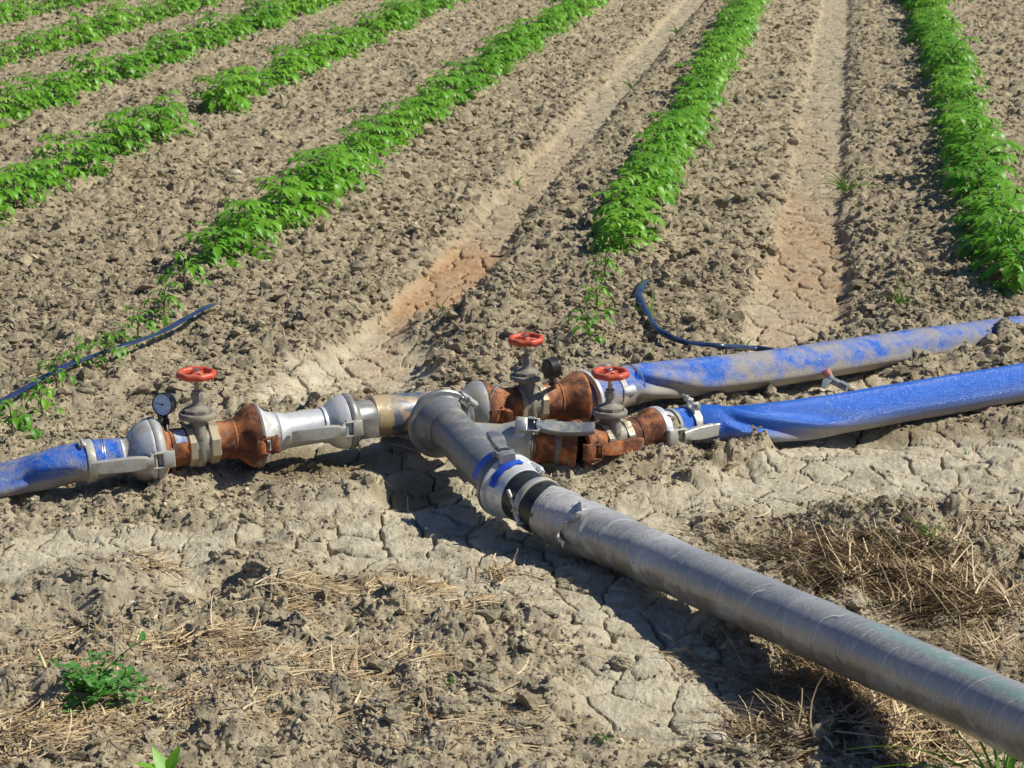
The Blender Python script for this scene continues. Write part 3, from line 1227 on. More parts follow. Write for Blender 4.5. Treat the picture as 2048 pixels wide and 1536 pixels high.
# white tube between left valve and tee
wt = thing('coupling_pipe', 'white galvanised tube with a bell at each end, between the left valve and the tee', 'pipe', LA.pt(600) - UP * .1)
lathe_part('tube', LA, [(514, 70), (515, 84), (517, 85), (521, 82), (527, 72), (534, 64), (545, 59), (550, 58), (553, 60), (556, 56), (566, 52), (575, 50), (642, 49), (644, 53), (648, 53), (650, 51), (656, 58), (664, 68), (672, 74), (680, 77), (685, 79), (688, 79), (688, 60)], M['zinc'], wt)
lathe_part('gasket', LA, [(509, 70), (509, 88), (511, 92), (515, 92), (517, 88), (517, 70)], M['gasket'], wt)
c0, nn = LA.around(676, 3, .079)
clip_lever('clamp_lever', wt, c0, nn, LA.D * -1, .150, M['lever'], .015, .028, .006, .034)

# tee
te = thing('tee_pipe', 'grey tee pipe with peeling tan and blue paint where the three branches meet', 'pipe', LA.pt(744) - UP * .12)
lathe_part('left_stub', LA, [(690, 60), (690, 79), (694, 82), (699, 82), (703, 79), (706, 68), (710, 58), (714, 54), (748, 53)], M['greypipe'], te)
TD = (P(930, 817, .128) - P(744, 834, .128)).normalized()
lathe_part('tee_body', RA, [(740, 50), (741, 59), (744, 62), (748, 61), (884, 60), (889, 57), (890, 48)], M['tee'], te)
lathe_part('right_stub', RA, [(886, 48), (932, 47)], M['tee'], te)
RING = P(884, 848, .125)
EL = [P(846, 822, .128), RING, P(915, 878, .122), P(950, 912, .118), P(982, 943, .113), P(1010, 970, .108)]
ed = (EL[1] - EL[0]).normalized()
ED = Vector((.40, -.915, -.02)).normalized()
mb = MB()
L0 = RING - ED * .13
lathe(mb, L0, ED, [(0, .05), (0.02, .058), (.075, .059), (.08, .068), (.084, .070), (.10, .070), (.106, .074), (.118, .084), (.124, .086), (.128, .084)], 56)
build('outlet_collar', mb, M['tee'], te)
mb = MB()
f = LA.pt(724)
obox(mb, *[LA.around(722, -12, .056)[0], LA.D, LA.x.cross(LA.D).normalized(), LA.x, .034, .030, .005, .002])
build('patch_plate', mb, M['gasket'], te)

# elbow with its rings, side outlet, loose lever
eb = thing('elbow_pipe', 'dusty grey bent pipe with large ring, leading from the tee down to the main pipe', 'pipe', EL[3] - UP * .12)
mb = MB()
lathe(mb, RING, ED, [(-.014, .070), (-.014, .094), (-.010, .101), (.000, .102), (.004, .098), (.005, .086), (.010, .084), (.024, .078), (.036, .071), (.050, .0655), (.062, .0635), (.064, .062)], 60)
build('bell', mb, M['greypipe'], eb)
mb = MB()
ring(mb, RING - ED * .016, ED, .0885, .005)
build('gasket', mb, M['black'], eb)
cp = bez([RING + ED * .045, RING + ED * .10, EL[3], EL[4], EL[5]], 40)
mb = MB()
sweep(mb, cp, .0615, 48, cap=False)
build('pipe', mb, M['greypipe'], eb, 60)
mb = MB()
lathe(mb, F1.A, F1.D, [(-.02, .043), (F1.s_(1000), .044), (F1.s_(1006), .047), (F1.s_(1020), .052), (F1.s_(1034), .061), (F1.s_(1046), .068), (F1.s_(1054), .071), (F1.s_(1060), .072), (F1.s_(1062), .070), (F1.s_(1062), .055)], 48)
so = build('side_outlet', mb, M['zincdirty'], eb)
mb = MB()
ring(mb, F1.pt(1063), F1.D, .068, .0045)
build('gasket', mb, M['gasket'], so)
c0 = RING + (Vector((.75, .25, .66)).normalized()) * .093
nn = Vector((.55, .1, .75)).normalized()
clip_lever('ring_clip', eb, c0 + ED * .012, nn, ED, .028, M['lever'], .014, .004, .004, .03)
mb = MB()
c1, c2 = P(762, 882, .045), P(826, 893, .035)
rect_sweep(mb, [c1, c1.lerp(c2, .25) + UP * .004, c1.lerp(c2, .5) + UP * .006, c1.lerp(c2, .8) + UP * .003, c2], Vector((0, -.5, .8)).normalized(), [(.010, .006), (.015, .007), (.017, .007), (.014, .006), (.018, .006)])
obox(mb, c2 + Vector((.012, -.01, -.002)), Vector((.8, -.6, 0)), Vector((.6, .8, 0)), UP, .014, .016, .006, .002)
build('hanging_lever', mb, M['greypipe'], eb)

# front branch coupling: rust drum piece between the side outlet and the front valve
dr = thing('rusty_coupling', 'short rusty drum coupling with a grey lever on top, in front of the tee', 'pipe coupling', F1.pt(1110) - UP * .08)
lathe_part('drum', F1, [(1066, 50), (1066, 70), (1069, 71), (1074, 67), (1083, 60), (1090, 58), (1112, 58), (1124, 62), (1132, 66), (1140, 71), (1148, 74.5), (1152, 74), (1153, 60)], M['rust'], dr)
lathe_part('mesh_strap', F1, [(1110, 58.5), (1110, 60.5), (1121, 62.5), (1121, 60.5)], M['gasket'], dr)
c0, nn = F1.around(1064, 52, .073)
clip_lever('clamp_lever', dr, c0, nn, F1.D, .165, M['steel'], .0155, -.012, -.012, .040)

# front gate valve assembly
gf = thing('gate_valve', 'gate valve with red handwheel nearest the glossy blue hose, rusty lever in front of it', 'gate valve', F2.pt(1220) - UP * .08, 'gate valves with red handwheels')
lathe_part('inlet_pipe', F2, [(1152, 60), (1153, 75), (1157, 76), (1160, 72), (1166, 62), (1172, 55), (1178, 52), (1199, 51), (1199, 44)], M['rust'], gf)
for a_, b_ in ((1198, 1209), (1237, 1252)):
    mb = MB()
    hexnut(mb, F2, a_, b_, .057)
    build('union_nut', mb, M['brass'], gf, 30)
gate_valve(gf, F2, 1219, 1.0, (0, 0), True, .6)
lathe_part('outlet_bell', F2, [(1250, 44), (1250, 51), (1266, 51), (1268, 54), (1270, 52), (1280, 54), (1288, 61), (1294, 67), (1299, 71), (1303, 72.5), (1306, 71), (1306, 60)], M['rust'], gf)
c0, nn = F2.around(1164, 2, .073)
clip_lever('clamp_lever', gf, c0, nn, F2.D, .150, M['rust'], .0155, .010, .004, .030)

# rear gate valve assembly
gr = thing('gate_valve', 'rear gate valve with red handwheel, beside a round black gauge turned away', 'gate valve', RA.pt(1055) - UP * .1, 'gate valves with red handwheels')
lathe_part('inlet_bell', RA, [(960, 60), (960, 80), (964, 82), (969, 80), (977, 70), (985, 60), (993, 54), (1000, 52), (1034, 52), (1034, 44)], M['rust'], gr)
for a_, b_ in ((1033, 1044), (1072, 1087)):
    mb = MB()
    hexnut(mb, RA, a_, b_, .057)
    build('union_nut', mb, M['brass'], gr, 30)
gate_valve(gr, RA, 1054, 1.0, (-.02, 0), False, 1.1)
lathe_part('outlet_bell', RA, [(1085, 44), (1085, 53), (1112, 54), (1114, 57), (1117, 55), (1126, 60), (1136, 70), (1146, 79), (1154, 84), (1158, 86), (1162, 84), (1162, 60)], M['rust'], gr)
c0, nn = RA.around(1103, 70, .05)
gauge(gr, c0, P(1107, 735, c0.z + .082), Vector((.9, .62, .02)), .031)
c0, nn = RA.around(985, -8, .066)
clip_lever('clamp_lever', gr, c0, nn, RA.D, .024, M['rust'], .017, 0, .003, .03)

# dusty bell that couples the tee to the rear valve
rb = thing('coupling_pipe', 'dusty grey bell coupling between the tee and the rear valve, half sunk in soil', 'pipe coupling', RA.pt(940) - UP * .1)
lathe_part('bell', RA, [(915, 48), (917, 51), (922, 51), (926, 54), (934, 64), (942, 73), (950, 79), (956, 81), (960, 81), (960, 60)], M['zincdirty'], rb)
mb = MB()
ring(mb, RA.pt(960), RA.D, .077, .004)
build('gasket', mb, M['gasket'], rb)
mb = MB()
sweep(mb, bez([RA.around(962, 35, .083)[0], RA.around(985, 60, .09)[0], RA.around(1016, 62, .085)[0] + UP * .01], 10), .0016, 6)
build('tie_wire', mb, M['wire'], rb)

# --- blue hoses ----------------------------------------------------------------


def hose_thing(name, label, pts, w, h, mat, fold, n=180, segs=72, under=0.0, flat=()):
    """pts world axis; w/h half sizes along 0..1; fold(f, a) -> extra radius factor"""
    t = thing(name, label, 'hose', tuple(pts[0] - UP * .08))
    c = bez(pts, n)
    rads = [(lerp_list([k[0] for k in w], [k[1] for k in w], i / n), lerp_list([k[0] for k in h], [k[1] for k in h], i / n)) for i in range(n + 1)]
    mb = MB()
    sweep(mb, c, rads, segs, cap=False, fn=lambda i, L, a: fold(i / n, a),
          atf=lambda i, L, a: max(0.0, min(1.0, .25 - 1.6 * math.sin(a) - under)) if math.sin(a) < .3 else 0)
    build('hose', mb, mat, t, 60, attr='under')
    return t, c


def cable(f, a):
    return 1 + .006 * math.sin(7 * a + 31 * f) + .006 * math.sin(60 * f + 2 * a)


# left hose: thick at the clamp, flattening out as it leaves the frame
LD = LA.D
lp = [LA.pt(242), LA.pt(215), LA.pt(180), P(110, 934, .090), P(40, 951, .068), P(-60, 975, .05), P(-260, 1010, .042), P(-520, 1060, .036)]


def fold_left(f, a):
    r = cable(f, a)
    g = math.exp(-((f - .44) / .15) ** 2) * sst(.29, .40, f)
    r += g * (.07 * math.cos(2 * (a - .6) + 9 * f) + .06 * math.sin(3 * a + 14 * f))
    r -= .20 * g * max(0, 1 - abs(((a - (3.7 - 1.2 * f)) + math.pi) % (2 * math.pi) - math.pi) / .35)
    return r


hl, lc = hose_thing('blue_hose', 'mud-stained blue lay-flat hose leaving the frame on the left', lp,
                    [(0, .050), (.12, .052), (.25, .056), (.45, .068), (.7, .085), (1, .09)], [(0, .050), (.12, .052), (.25, .056), (.45, .050), (.7, .036), (1, .022)],
                    M['hosemid'], fold_left)
lathe_part('nozzle', LA, [(212, 40), (228, 44), (232, 45), (240, 45), (242, 48), (246, 45), (252, 46), (258, 52), (264, 62), (271, 72), (280, 81), (288, 87), (294, 91), (298, 93), (301, 92), (301, 70)], M['zincrust'], hl)
mb = MB()
ring(mb, LA.pt(301), LA.D, .088, .005)
build('gasket', mb, M['gasket'], hl)
mb = MB()
lathe(mb, LA.A, LA.D, LA.prof([(170, 55), (170, 59.5), (172, 60.5), (184, 60.5), (186, 59), (186, 55)]), 60)
bd = build('hose_band', mb, M['band'], hl)
c0, nn = LA.around(166, 75, .056)
mb = MB()
obox(mb, c0, LA.D, LA.D.cross(nn), nn, .010, .010, .006, .002)
cyl(mb, c0 - LA.D.cross(nn) * .018 + nn * .006, c0 + LA.D.cross(nn) * .018 + nn * .006, .004)
build('band_screw', mb, M['lever'], bd)
mb = MB()
for q in (0, 1):
    ring(mb, LA.pt(205 + 4 * q), (LA.D + LA.x * .12).normalized(), .0545, .0018, 60, 6)
build('wire_ring', mb, M['wire'], hl)
c0, nn = LA.around(296, 2, .092)
clip_lever('clamp_lever', hl, c0, nn, LA.D * -1, .165, M['lever'], .0155, .030, .004, .040)

# front hose, glossy
fp = [F2.pt(1340), P(1384, 850, .080), P(1430, 850, .078), P(1520, 848, .075), P(1640, 833, .072), P(1800, 806, .070), P(2048, 764, .070), P(2260, 726, .07), P(2600, 668, .068)]


def fold_front(f, a):
    r = cable(f, a)
    g = math.exp(-((f - .30) / .10) ** 2)
    g = sst(.25, .31, f) * (1 - sst(.42, .58, f))
    for k0, w_, dpt in ((.75 - (f - .28) * 6.5, .26, .20), (1.85 - (f - .28) * 6.5, .30, .17)):
        dd = ((a - k0) + math.pi) % (2 * math.pi) - math.pi
        r -= dpt * g * math.exp(-(dd / w_) ** 2)
        r += dpt * .45 * g * math.exp(-((dd + w_ * 1.8) / (w_ * .8)) ** 2)
    return r


hf, fc = hose_thing('blue_hose', 'glossy bright blue lay-flat hose at the front right, creased behind its clamp', fp,
                    [(0, .056), (.14, .058), (.22, .062), (.32, .068), (.45, .068), (1, .066)], [(0, .056), (.14, .058), (.22, .060), (.32, .058), (.45, .060), (1, .060)],
                    M['hose'], fold_front, 220, 80, .12)
lathe_part('nozzle', F2, [(1303, 60), (1307, 72), (1312, 74), (1318, 73), (1321, 68), (1325, 60), (1330, 55), (1346, 54), (1350, 50)], M['zinc'], hf)
mb = MB()
A2 = F2.pt(1368)
lathe(mb, F2.A, F2.D, F2.prof([(1370, 57), (1370, 60.5), (1372, 61.5), (1383, 61.5), (1385, 60.5), (1385, 57)]), 60)
bd = build('hose_band', mb, M['band'], hf)
mb = MB()
lathe(mb, F2.A, F2.D, F2.prof([(1340, 56), (1340, 60), (1345, 60), (1345, 56)]), 60)
build('hose_band', mb, M['zincdirty'], hf)
mb = MB()
ring(mb, F2.pt(1424), (F2.D + F2.x * .1).normalized(), .0615, .0022, 60, 6)
build('wire_ring', mb, M['wire'], hf)
c0, nn = F2.around(1376, 76, .060)
screw_clamp('screw_clamp', bd, c0, nn, F2.D, 1.15)
c0, nn = F2.around(1330, 2, .072)
clip_lever('clamp_lever', hf, c0, nn, F2.D, .185, M['lever'], .0155, .012, .004, .036)

# rear hose, dusty
rp = [RA.pt(1166), P(1190, 793, .110), P(1222, 782, .11), P(1262, 769, .11), P(1340, 760, .105), P(1450, 748, .095), P(1560, 734, .085), P(1700, 712, .075), P(1860, 688, .070), P(2048, 664, .066), P(2250, 640, .06), P(2600, 602, .06)]


def fold_rear(f, a):
    r = cable(f, a)
    g = sst(.22, .27, f) * (1 - sst(.34, .46, f))
    for cen, w_, dpt in ((.75 - 9 * (f - .25), .30, .30), (-.55 - 7 * (f - .25), .26, .20), (1.9 - 9 * (f - .25), .3, .18)):
        dd = ((a - cen) + math.pi) % (2 * math.pi) - math.pi
        r -= dpt * g * math.exp(-(dd / w_) ** 2)
    # flat lower flank with an edge running along the hose
    dd = ((a + .25) + math.pi) % (2 * math.pi) - math.pi
    r += .08 * sst(.22, .3, f) * math.exp(-(dd / .25) ** 2)
    return r


hr, rc = hose_thing('blue_hose', 'dust-caked pale blue lay-flat hose at the rear right, behind the glossy one', rp,
                    [(0, .054), (.14, .058), (.2, .064), (.3, .072), (1, .072)], [(0, .054), (.14, .058), (.2, .062), (.3, .062), (.6, .058), (1, .054)],
                    M['hosedusty'], fold_rear, 220, 80, -.1)
mb = MB()
d_ = (rp[2] - rp[0]).normalized()
lathe(mb, rp[0], d_, [(-.004, .070), (-.002, .086), (.004, .088), (.010, .086), (.016, .078), (.022, .066), (.028, .060), (.060, .059)], 56)
build('nozzle', mb, M['zinc'], hr)
mb = MB()
d2 = (rp[3] - rp[2]).normalized()
for s_ in (.0, ):
    lathe(mb, rp[2] - d2 * .012, d2, [(0, .060), (0, .0635), (.022, .0635), (.022, .060)], 56)
bd = build('hose_band', mb, M['band'], hr)
mb = MB()
ring(mb, rp[3] - d2 * .012, d2, .0655, .0024, 60, 6)
build('wire_ring', mb, M['wire'], hr)
screw_clamp('screw_clamp', bd, rp[2] + UP * .062, UP, d2, .9)
c0 = rp[2] + d2 * .022 + Vector((.25, -.95, .15)).normalized() * .062
mb = MB()
cyl(mb, c0 - d2 * .0, c0 + d2 * .055 + Vector((0, -.01, 0)), .016)
build('band_housing', mb, M['zinc'], hr)

# --- main pipe -------------------------------------------------------------------
mp = [P(1000, 958, .108), P(1018, 973, .106), P(1064, 1001, .098), P(1102, 1025, .090), P(1200, 1069, .078), P(1330, 1127, .085), P(1480, 1193, .110), P(1620, 1254, .135), P(1738, 1306, .155), P(1900, 1378, .185), P(2048, 1446, .21), P(2300, 1560, .25), P(2700, 1745, .30)]
MD = (mp[2] - mp[1]).normalized()
mt = thing('main_pipe', 'thick grey pipe wrapped in torn plastic film, running to the lower right corner', 'pipe', mp[1] - UP * .1)
NM = 900
mc = bez(mp[2:], NM)
_rr = np.random.default_rng(3)
_ph = _rr.uniform(0, 6, 12)


def wrapf(i, L, a):
    # film wound in a loose spiral: ridges, sags, a swollen band near the start
    Ls = L + .030 * math.sin(a + 1.0)
    br = .5 + .5 * math.sin(2 * a + 9 * L + _ph[4]) * math.sin(a - 5 * L)
    near_ = 1.0 + 2.6 * (1 - sst(.30, .70, L))
    r = 1 + .005 * math.sin(Ls * 29 + _ph[0]) * near_
    r += .010 * near_ * br * max(0, math.sin(Ls * 88 + _ph[1])) ** 8
    r += .014 * near_ * max(0, math.sin(Ls * 31 + .8 * math.sin(a * 2) + _ph[2])) ** 16
    r += .030 * math.exp(-((Ls - .34) / .030) ** 2) * (.6 + .4 * math.sin(5 * a))
    r += .016 * math.exp(-((Ls - .16) / .02) ** 2) * (.6 + .4 * math.sin(4 * a + 1))
    r += .006 * math.sin(3 * a + 11 * L + _ph[3]) + .004 * math.sin(7 * a - 23 * L) * near_
    return r


mb = MB()
Lm = [0]
for i in range(NM):
    Lm.append(Lm[-1] + (mc[i + 1] - mc[i]).length)
i0 = next(i for i in range(NM) if Lm[i] > .082)
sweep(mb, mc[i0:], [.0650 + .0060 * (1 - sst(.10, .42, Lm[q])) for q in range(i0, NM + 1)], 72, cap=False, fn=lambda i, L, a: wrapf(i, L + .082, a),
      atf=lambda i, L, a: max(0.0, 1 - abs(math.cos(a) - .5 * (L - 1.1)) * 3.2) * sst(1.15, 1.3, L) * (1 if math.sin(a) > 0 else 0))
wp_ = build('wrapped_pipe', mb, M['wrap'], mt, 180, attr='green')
_fa = wp_.data.attributes.new('film', 'FLOAT', 'POINT')
_lv = np.array(mb.uv)[:, 1] + .082
_fa.data.foreach_set('value', (np.exp(-((_lv - .20) / .10) ** 2) + .9 * np.exp(-((_lv - .52) / .07) ** 2)).clip(0, 1).astype(np.float32))
mb = MB()
ib = next(i for i in range(NM) if Lm[i] > .088)
sweep(mb, [mp[1] + MD * .03] + mc[1:ib + 1], .0695, 56, cap=False)
build('rubber_sleeve', mb, M['black'], mt, 60)
mb = MB()
lathe(mb, mc[next(i for i in range(NM) if Lm[i] > .018)], MD, [(0, .069), (0, .0722), (.002, .0735), (.021, .0735), (.023, .0722), (.023, .069)], 60)
sb_ = build('clamp_band', mb, M['band'], mt)
mb = MB()
ks = MD.cross(UP).normalized()
if ks.y > 0:
    ks = -ks
cb = mc[next(i for i in range(NM) if Lm[i] > .022)]
g0 = cb + ks * .069 + UP * .012
cyl(mb, g0 - MD * .030 + UP * .028, g0 + MD * .0 - UP * .006, .0052)
cyl(mb, g0 - UP * .004, g0 + MD * .028 - UP * .046 + ks * .002, .0068)
for q in range(2):
    ring(mb, g0 + MD * (.006 + .022 * q) - UP * (.012 + .030 * q), (MD - UP * 1.4).normalized(), .009, .004, 18, 8)
obox(mb, g0 + MD * .008 - UP * .012 - ks * .003, MD, ks, UP, .012, .006, .012, .002)
build('clamp_bolt', mb, M['lever'], sb_)
# coupling: rings, cup, lip gasket, levers
mb = MB()
lathe(mb, mp[1] - MD * .026, MD, [(0, .063), (0, .081), (.003, .087), (.009, .0895), (.015, .088), (.018, .082), (.018, .07)], 64)
cr = build('coupling_ring', mb, M['greypipe'], mt)
mb = MB()
lathe(mb, mp[1] - MD * .006, MD, [(0, .07), (0, .084), (.003, .0885), (.009, .0885), (.012, .084), (.014, .0785), (.026, .0780), (.044, .0765), (.050, .0745), (.060, .0725), (.072, .0712), (.074, .0700), (.074, .060)], 64)
build('coupling_cup', mb, M['zinc'], mt)
mb = MB()
vs, fs = [], []
_d, _x, _y = frame(MD)
for i in range(25):
    a = math.radians(18 + 84 * i / 24)
    e = _x * math.cos(a) + _y * math.sin(a)
    for s_, r_ in ((.0160, .0800), (.041, .0785)):
        vs.append(mp[1] + MD * (s_ + .002 * math.sin(i * .9)) + e * (r_ + .0015))
for i in range(24):
    fs.append((2 * i, 2 * i + 1, 2 * i + 3, 2 * i + 2))
mb.add(vs, fs)
build('blue_strip', mb, M['bluefilm'], mt, 180)
mb = MB()
vs, fs = [], []
for i in range(25):
    a = math.radians(15 + 85 * i / 24)
    e = _x * math.cos(a) + _y * math.sin(a)
    for s_, r_ in ((-.027, .0900), (-.064, .0790)):
        vs.append(mp[1] + MD * s_ + e * r_)
for i in range(24):
    fs.append((2 * i, 2 * i + 1, 2 * i + 3, 2 * i + 2))
mb.add(vs, fs)
build('blue_strip', mb, M['bluefilm'], mt, 180)
_n = (UP * .95 + _x * .12).normalized()
c0 = mp[1] - MD * .010 + _n * .087
lv = clip_lever('clamp_lever', mt, c0, _n, (MD * -1 - _x * .28).normalized(), .085, M['steel'], .0150, -.012, .012, .028)
e = (_x * .75 + UP * .62).normalized() if _x.x > 0 else (-_x * .75 + UP * .62).normalized()
mb = MB()
hk = mp[1] + MD * .026 + e * .083
cyl(mb, hk - MD * .02, hk + MD * .03, .009)
ring(mb, hk + MD * .028, e, .009, .004, 18, 8, up=MD)
obox(mb, hk - e * .006, MD, e, MD.cross(e), .022, .006, .010, .002)
build('hook_pin', mb, M['zinc'], mt)
# torn flap of film
mb = MB()
N1, N2 = 14, 26
ii = next(i for i in range(NM) if Lm[i] > .19)
pc = mc[ii]
_dd, _xx, _yy = frame(mc[ii + 5] - mc[ii - 5])
vs, fs = [], []
for j in range(N2):
    an = math.radians(72 - 92 * j / (N2 - 1))
    for i in range(N1):
        w_ = (i / (N1 - 1)) * .045 * (.5 + .4 * math.sin(j * .28) + .018 * j)
        lift = .0725 + .024 * (i / (N1 - 1)) ** 1.5 * (.4 + .6 * abs(math.sin(j * .55 + .5))) + .003 * math.sin(i * 1.3 + j * .9)
        e = _xx * math.cos(an) + _yy * math.sin(an)
        vs.append(pc + _dd * (w_ - .01 + .014 * math.sin(an * 2)) + e * lift)
for j in range(N2 - 1):
    for i in range(N1 - 1):
        fs.append((j * N1 + i, j * N1 + i + 1, (j + 1) * N1 + i + 1, (j + 1) * N1 + i))
mb.add(vs, fs)
build('torn_film', mb, M['film'], mt, 180)

# --- small tap by the rear hose --------------------------------------------------
tp = thing('hose_tap', 'small grey plastic tap with a faded red end cap, lying between the two hoses', 'tap', P(1660, 765, 0))
b0, b1 = P(1650, 741, .075), P(1662, 758, .048)
mb = MB()
cyl(mb, b0, b0.lerp(b1, .62), .0145, 20)
build('red_cap', mb, simple('faded_red', (.50, .10, .09), .5, 0, (.60, .30, .26), 60), tp)
gp = simple('grey_plastic', (.16, .22, .25), .45, 0, (.30, .33, .33), 50)
mb = MB()
cyl(mb, b0.lerp(b1, .6), b1, .012, 18)
cyl(mb, b1 - Vector((.014, 0, -.004)), b1 + Vector((.034, -.02, -.016)), .0125, 18)
cyl(mb, b1 + Vector((.026, -.015, -.012)), b1 + Vector((.050, -.03, -.022)), .015, 8)
build('tap_body', mb, gp, tp)
mb = MB()
rect_sweep(mb, [b1 + Vector((-.002, -.006, .004)), b1 + Vector((-.020, -.022, -.004)), b1 + Vector((-.030, -.034, -.022))], Vector((0, -.6, .8)), [(.010, .004), (.012, .004), (.007, .003)])
build('tap_handle', mb, gp, tp)

# --- drip tapes ------------------------------------------------------------------


def gpt(u, v, dz):
    p = P(u, v, 0)
    for _ in range(3):
        p = P(u, v, gz(p.x, p.y, False) + dz)
    return p


tl = [gpt(-160, 880, .014 + .040), gpt(-60, 835, .02 + .040), gpt(0, 805, .026 + .040), gpt(60, 770, .03 + .040), gpt(130, 733, .03 + .040), gpt(200, 706, .026 + .040), gpt(270, 684, .03 + .040), gpt(330, 660, .032 + .040), gpt(380, 632, .03 + .040), gpt(410, 615, .022 + .040), gpt(430, 608, .006 + .040)]
mb = MB()
c = bez(tl, 120)
sweep(mb, c, [(.0135, .0045 + .002 * math.sin(i * .3)) for i in range(121)], 14, fn=lambda i, L, a: 1 + .12 * math.sin(L * 17 + a))
o = build('drip_tape', mb, M['tape'], None, 60)
tag(o, 'flat black drip tape lying past the small tomato seedlings on the left', 'drip tape')
tr_ = [gpt(1290, 562, .008 + .026), gpt(1281, 578, .028 + .026), gpt(1277, 592, .024 + .026), gpt(1286, 612, .016 + .026), gpt(1300, 636, .012 + .026), gpt(1312, 655, .014 + .026), gpt(1335, 671, .016 + .026), gpt(1365, 683, .016 + .026), gpt(1400, 690, .014 + .026), gpt(1450, 693, .012 + .026), gpt(1510, 697, .010 + .026), gpt(1560, 702, .006 + .026)]
c = bez(tr_, 110)
mb = MB()
sweep(mb, c, [(.0155 - .004 * min(1, i / 50), .007 + .003 * min(1, i / 30)) for i in range(111)], 14, fn=lambda i, L, a: 1 + .08 * math.sin(L * 40 + 2 * a))
o = build('drip_tape', mb, M['tape'], None, 60)
tag(o, 'crooked black drip tube with an open flattened end, behind the rear blue hose', 'drip tape')


# ------------------------------------------------------------------ plants
def leaflet(mb, org, d, up, L, Wd, droop, tint, seg=6, serr=.30, fold=.30):
    """one toothed leaflet: starts at org, heads along d, folded along its vein, drooping"""
    d = d.normalized()
    w = d.cross(up)
    if w.length < 1e-3:
        w = Vector((1, 0, 0))
    w.normalize()
    n = w.cross(d).normalized()
    vs, fs = [], []
    p = org.copy()
    dd = d.copy()
    for i in range(seg + 1):
        f = i / seg
        wd = Wd * (math.sin(math.pi * min(1, f * .93 + .07) ** .75)) if i < seg else 0
        if i % 2 == 0 and 0 < i < seg:
            wd *= 1 - serr
        nn = w.cross(dd).normalized()
        vs += [p - w * wd + nn * (wd * fold), p, p + w * wd + nn * (wd * fold)]
        p = p + dd * (L / seg)
        dd = (dd - n * (droop / seg)).normalized()
    for i in range(seg):
        for j in range(2):
            fs.append((i * 3 + j, i * 3 + j + 1, i * 3 + j + 4, i * 3 + j + 3))
    mb.add(vs, fs, None, [tint] * len(vs))


def ribbon(mb, pts, wd, tint=0.0, up=UP):
    vs, fs = [], []
    n = len(pts)
    for i, p in enumerate(pts):
        t = (pts[min(i + 1, n - 1)] - pts[max(i - 1, 0)]).normalized()
        w = t.cross(up)
        if w.length < 1e-3:
            w = Vector((1, 0, 0))
        w.normalize()
        k = wd[i] if isinstance(wd, list) else wd
        vs += [p - w * k, p + w * k]
    for i in range(n - 1):
        fs.append((2 * i, 2 * i + 1, 2 * i + 3, 2 * i + 2))
    mb.add(vs, fs, None, [tint] * len(vs))


def compound(lm, sm, org, az, el, L, R, scale=1.0, pairs=3, tint=0.0):
    """tomato leaf: arching stalk with toothed leaflets in pairs"""
    h = Vector((math.cos(az), math.sin(az), 0))
    pts = [org]
    e = el
    N = 7
    for i in range(N):
        pts.append(pts[-1] + (h * math.cos(e) + UP * math.sin(e)) * (L / N))
        e -= R.uniform(.14, .30)
    sweep(sm, pts, [.0028 * scale * (1 - .6 * i / N) for i in range(N + 1)], 5, cap=False)
    side = h.cross(UP)
    for k in range(pairs):
        f = .38 + .5 * k / max(1, pairs - 1)
        i = min(N - 1, int(f * N))
        p = pts[i].lerp(pts[i + 1], f * N - i)
        t = (pts[i + 1] - pts[i]).normalized()
        for sg in (-1, 1):
            dr = (t * R.uniform(.3, .7) + side * sg + UP * R.uniform(-.35, .25)).normalized()
            ll = L * R.uniform(.38, .56) * (1.0 - .12 * k)
            leaflet(lm, p + dr * .006 * scale, dr, UP, ll, ll * R.uniform(.25, .34), R.uniform(.7, 1.5), tint + R.uniform(-.15, .35))
    t = (pts[-1] - pts[-2]).normalized()
    ll = L * R.uniform(.42, .55)
    leaflet(lm, pts[-1], t, UP, ll, ll * .33, R.uniform(.6, 1.3), tint + R.uniform(0, .4))


def tomato(seed, H=.20, nl=15, L=.135, pairs=3):
    R = random.Random(seed)
    lm, sm = MB(), MB()
    top = Vector((R.uniform(-.02, .02), R.uniform(-.02, .02), H * .8))
    sweep(sm, [Vector((0, 0, -.03)), Vector((top.x * .3, top.y * .3, H * .35)), top], [.0055, .005, .003], 7, cap=False)
    az = R.uniform(0, 6)
    for k in range(nl):
        f = (k + .5) / nl
        az += 2.4 + R.uniform(-.3, .3)
        z = H * (.12 + .70 * f)
        org = Vector((top.x * f, top.y * f, z))
        el = math.radians(R.uniform(15, 40) + 38 * f)
        compound(lm, sm, org, az, el, L * R.uniform(.75, 1.15) * (1.08 - .35 * f), R, 1.0, pairs, .25 * f)
    return lm, sm


def local_build(name, mb, mat, smooth=180):
    """mesh in its own coordinates, not linked"""
    me = bpy.data.meshes.new(name)
    me.from_pydata(mb.v, [], mb.f)
    a = me.attributes.new('tint', 'FLOAT', 'POINT')
    a.data.foreach_set('value', np.array(mb.at, dtype=np.float32))
    if smooth:
        me.polygons.foreach_set('use_smooth', [True] * len(me.polygons))
    me.materials.append(mat)
    return me


def plant_copy(name, label, cat, loc, rz, sc, fol, stem, group=None):
    t = thing(name, label, cat, loc, group, rz)
    t.scale = sc
    for nm, me in (('foliage', fol), ('stem', stem)):
        o = bpy.data.objects.new(nm, me)
        COL.objects.link(o)
        o.parent = t
    return t


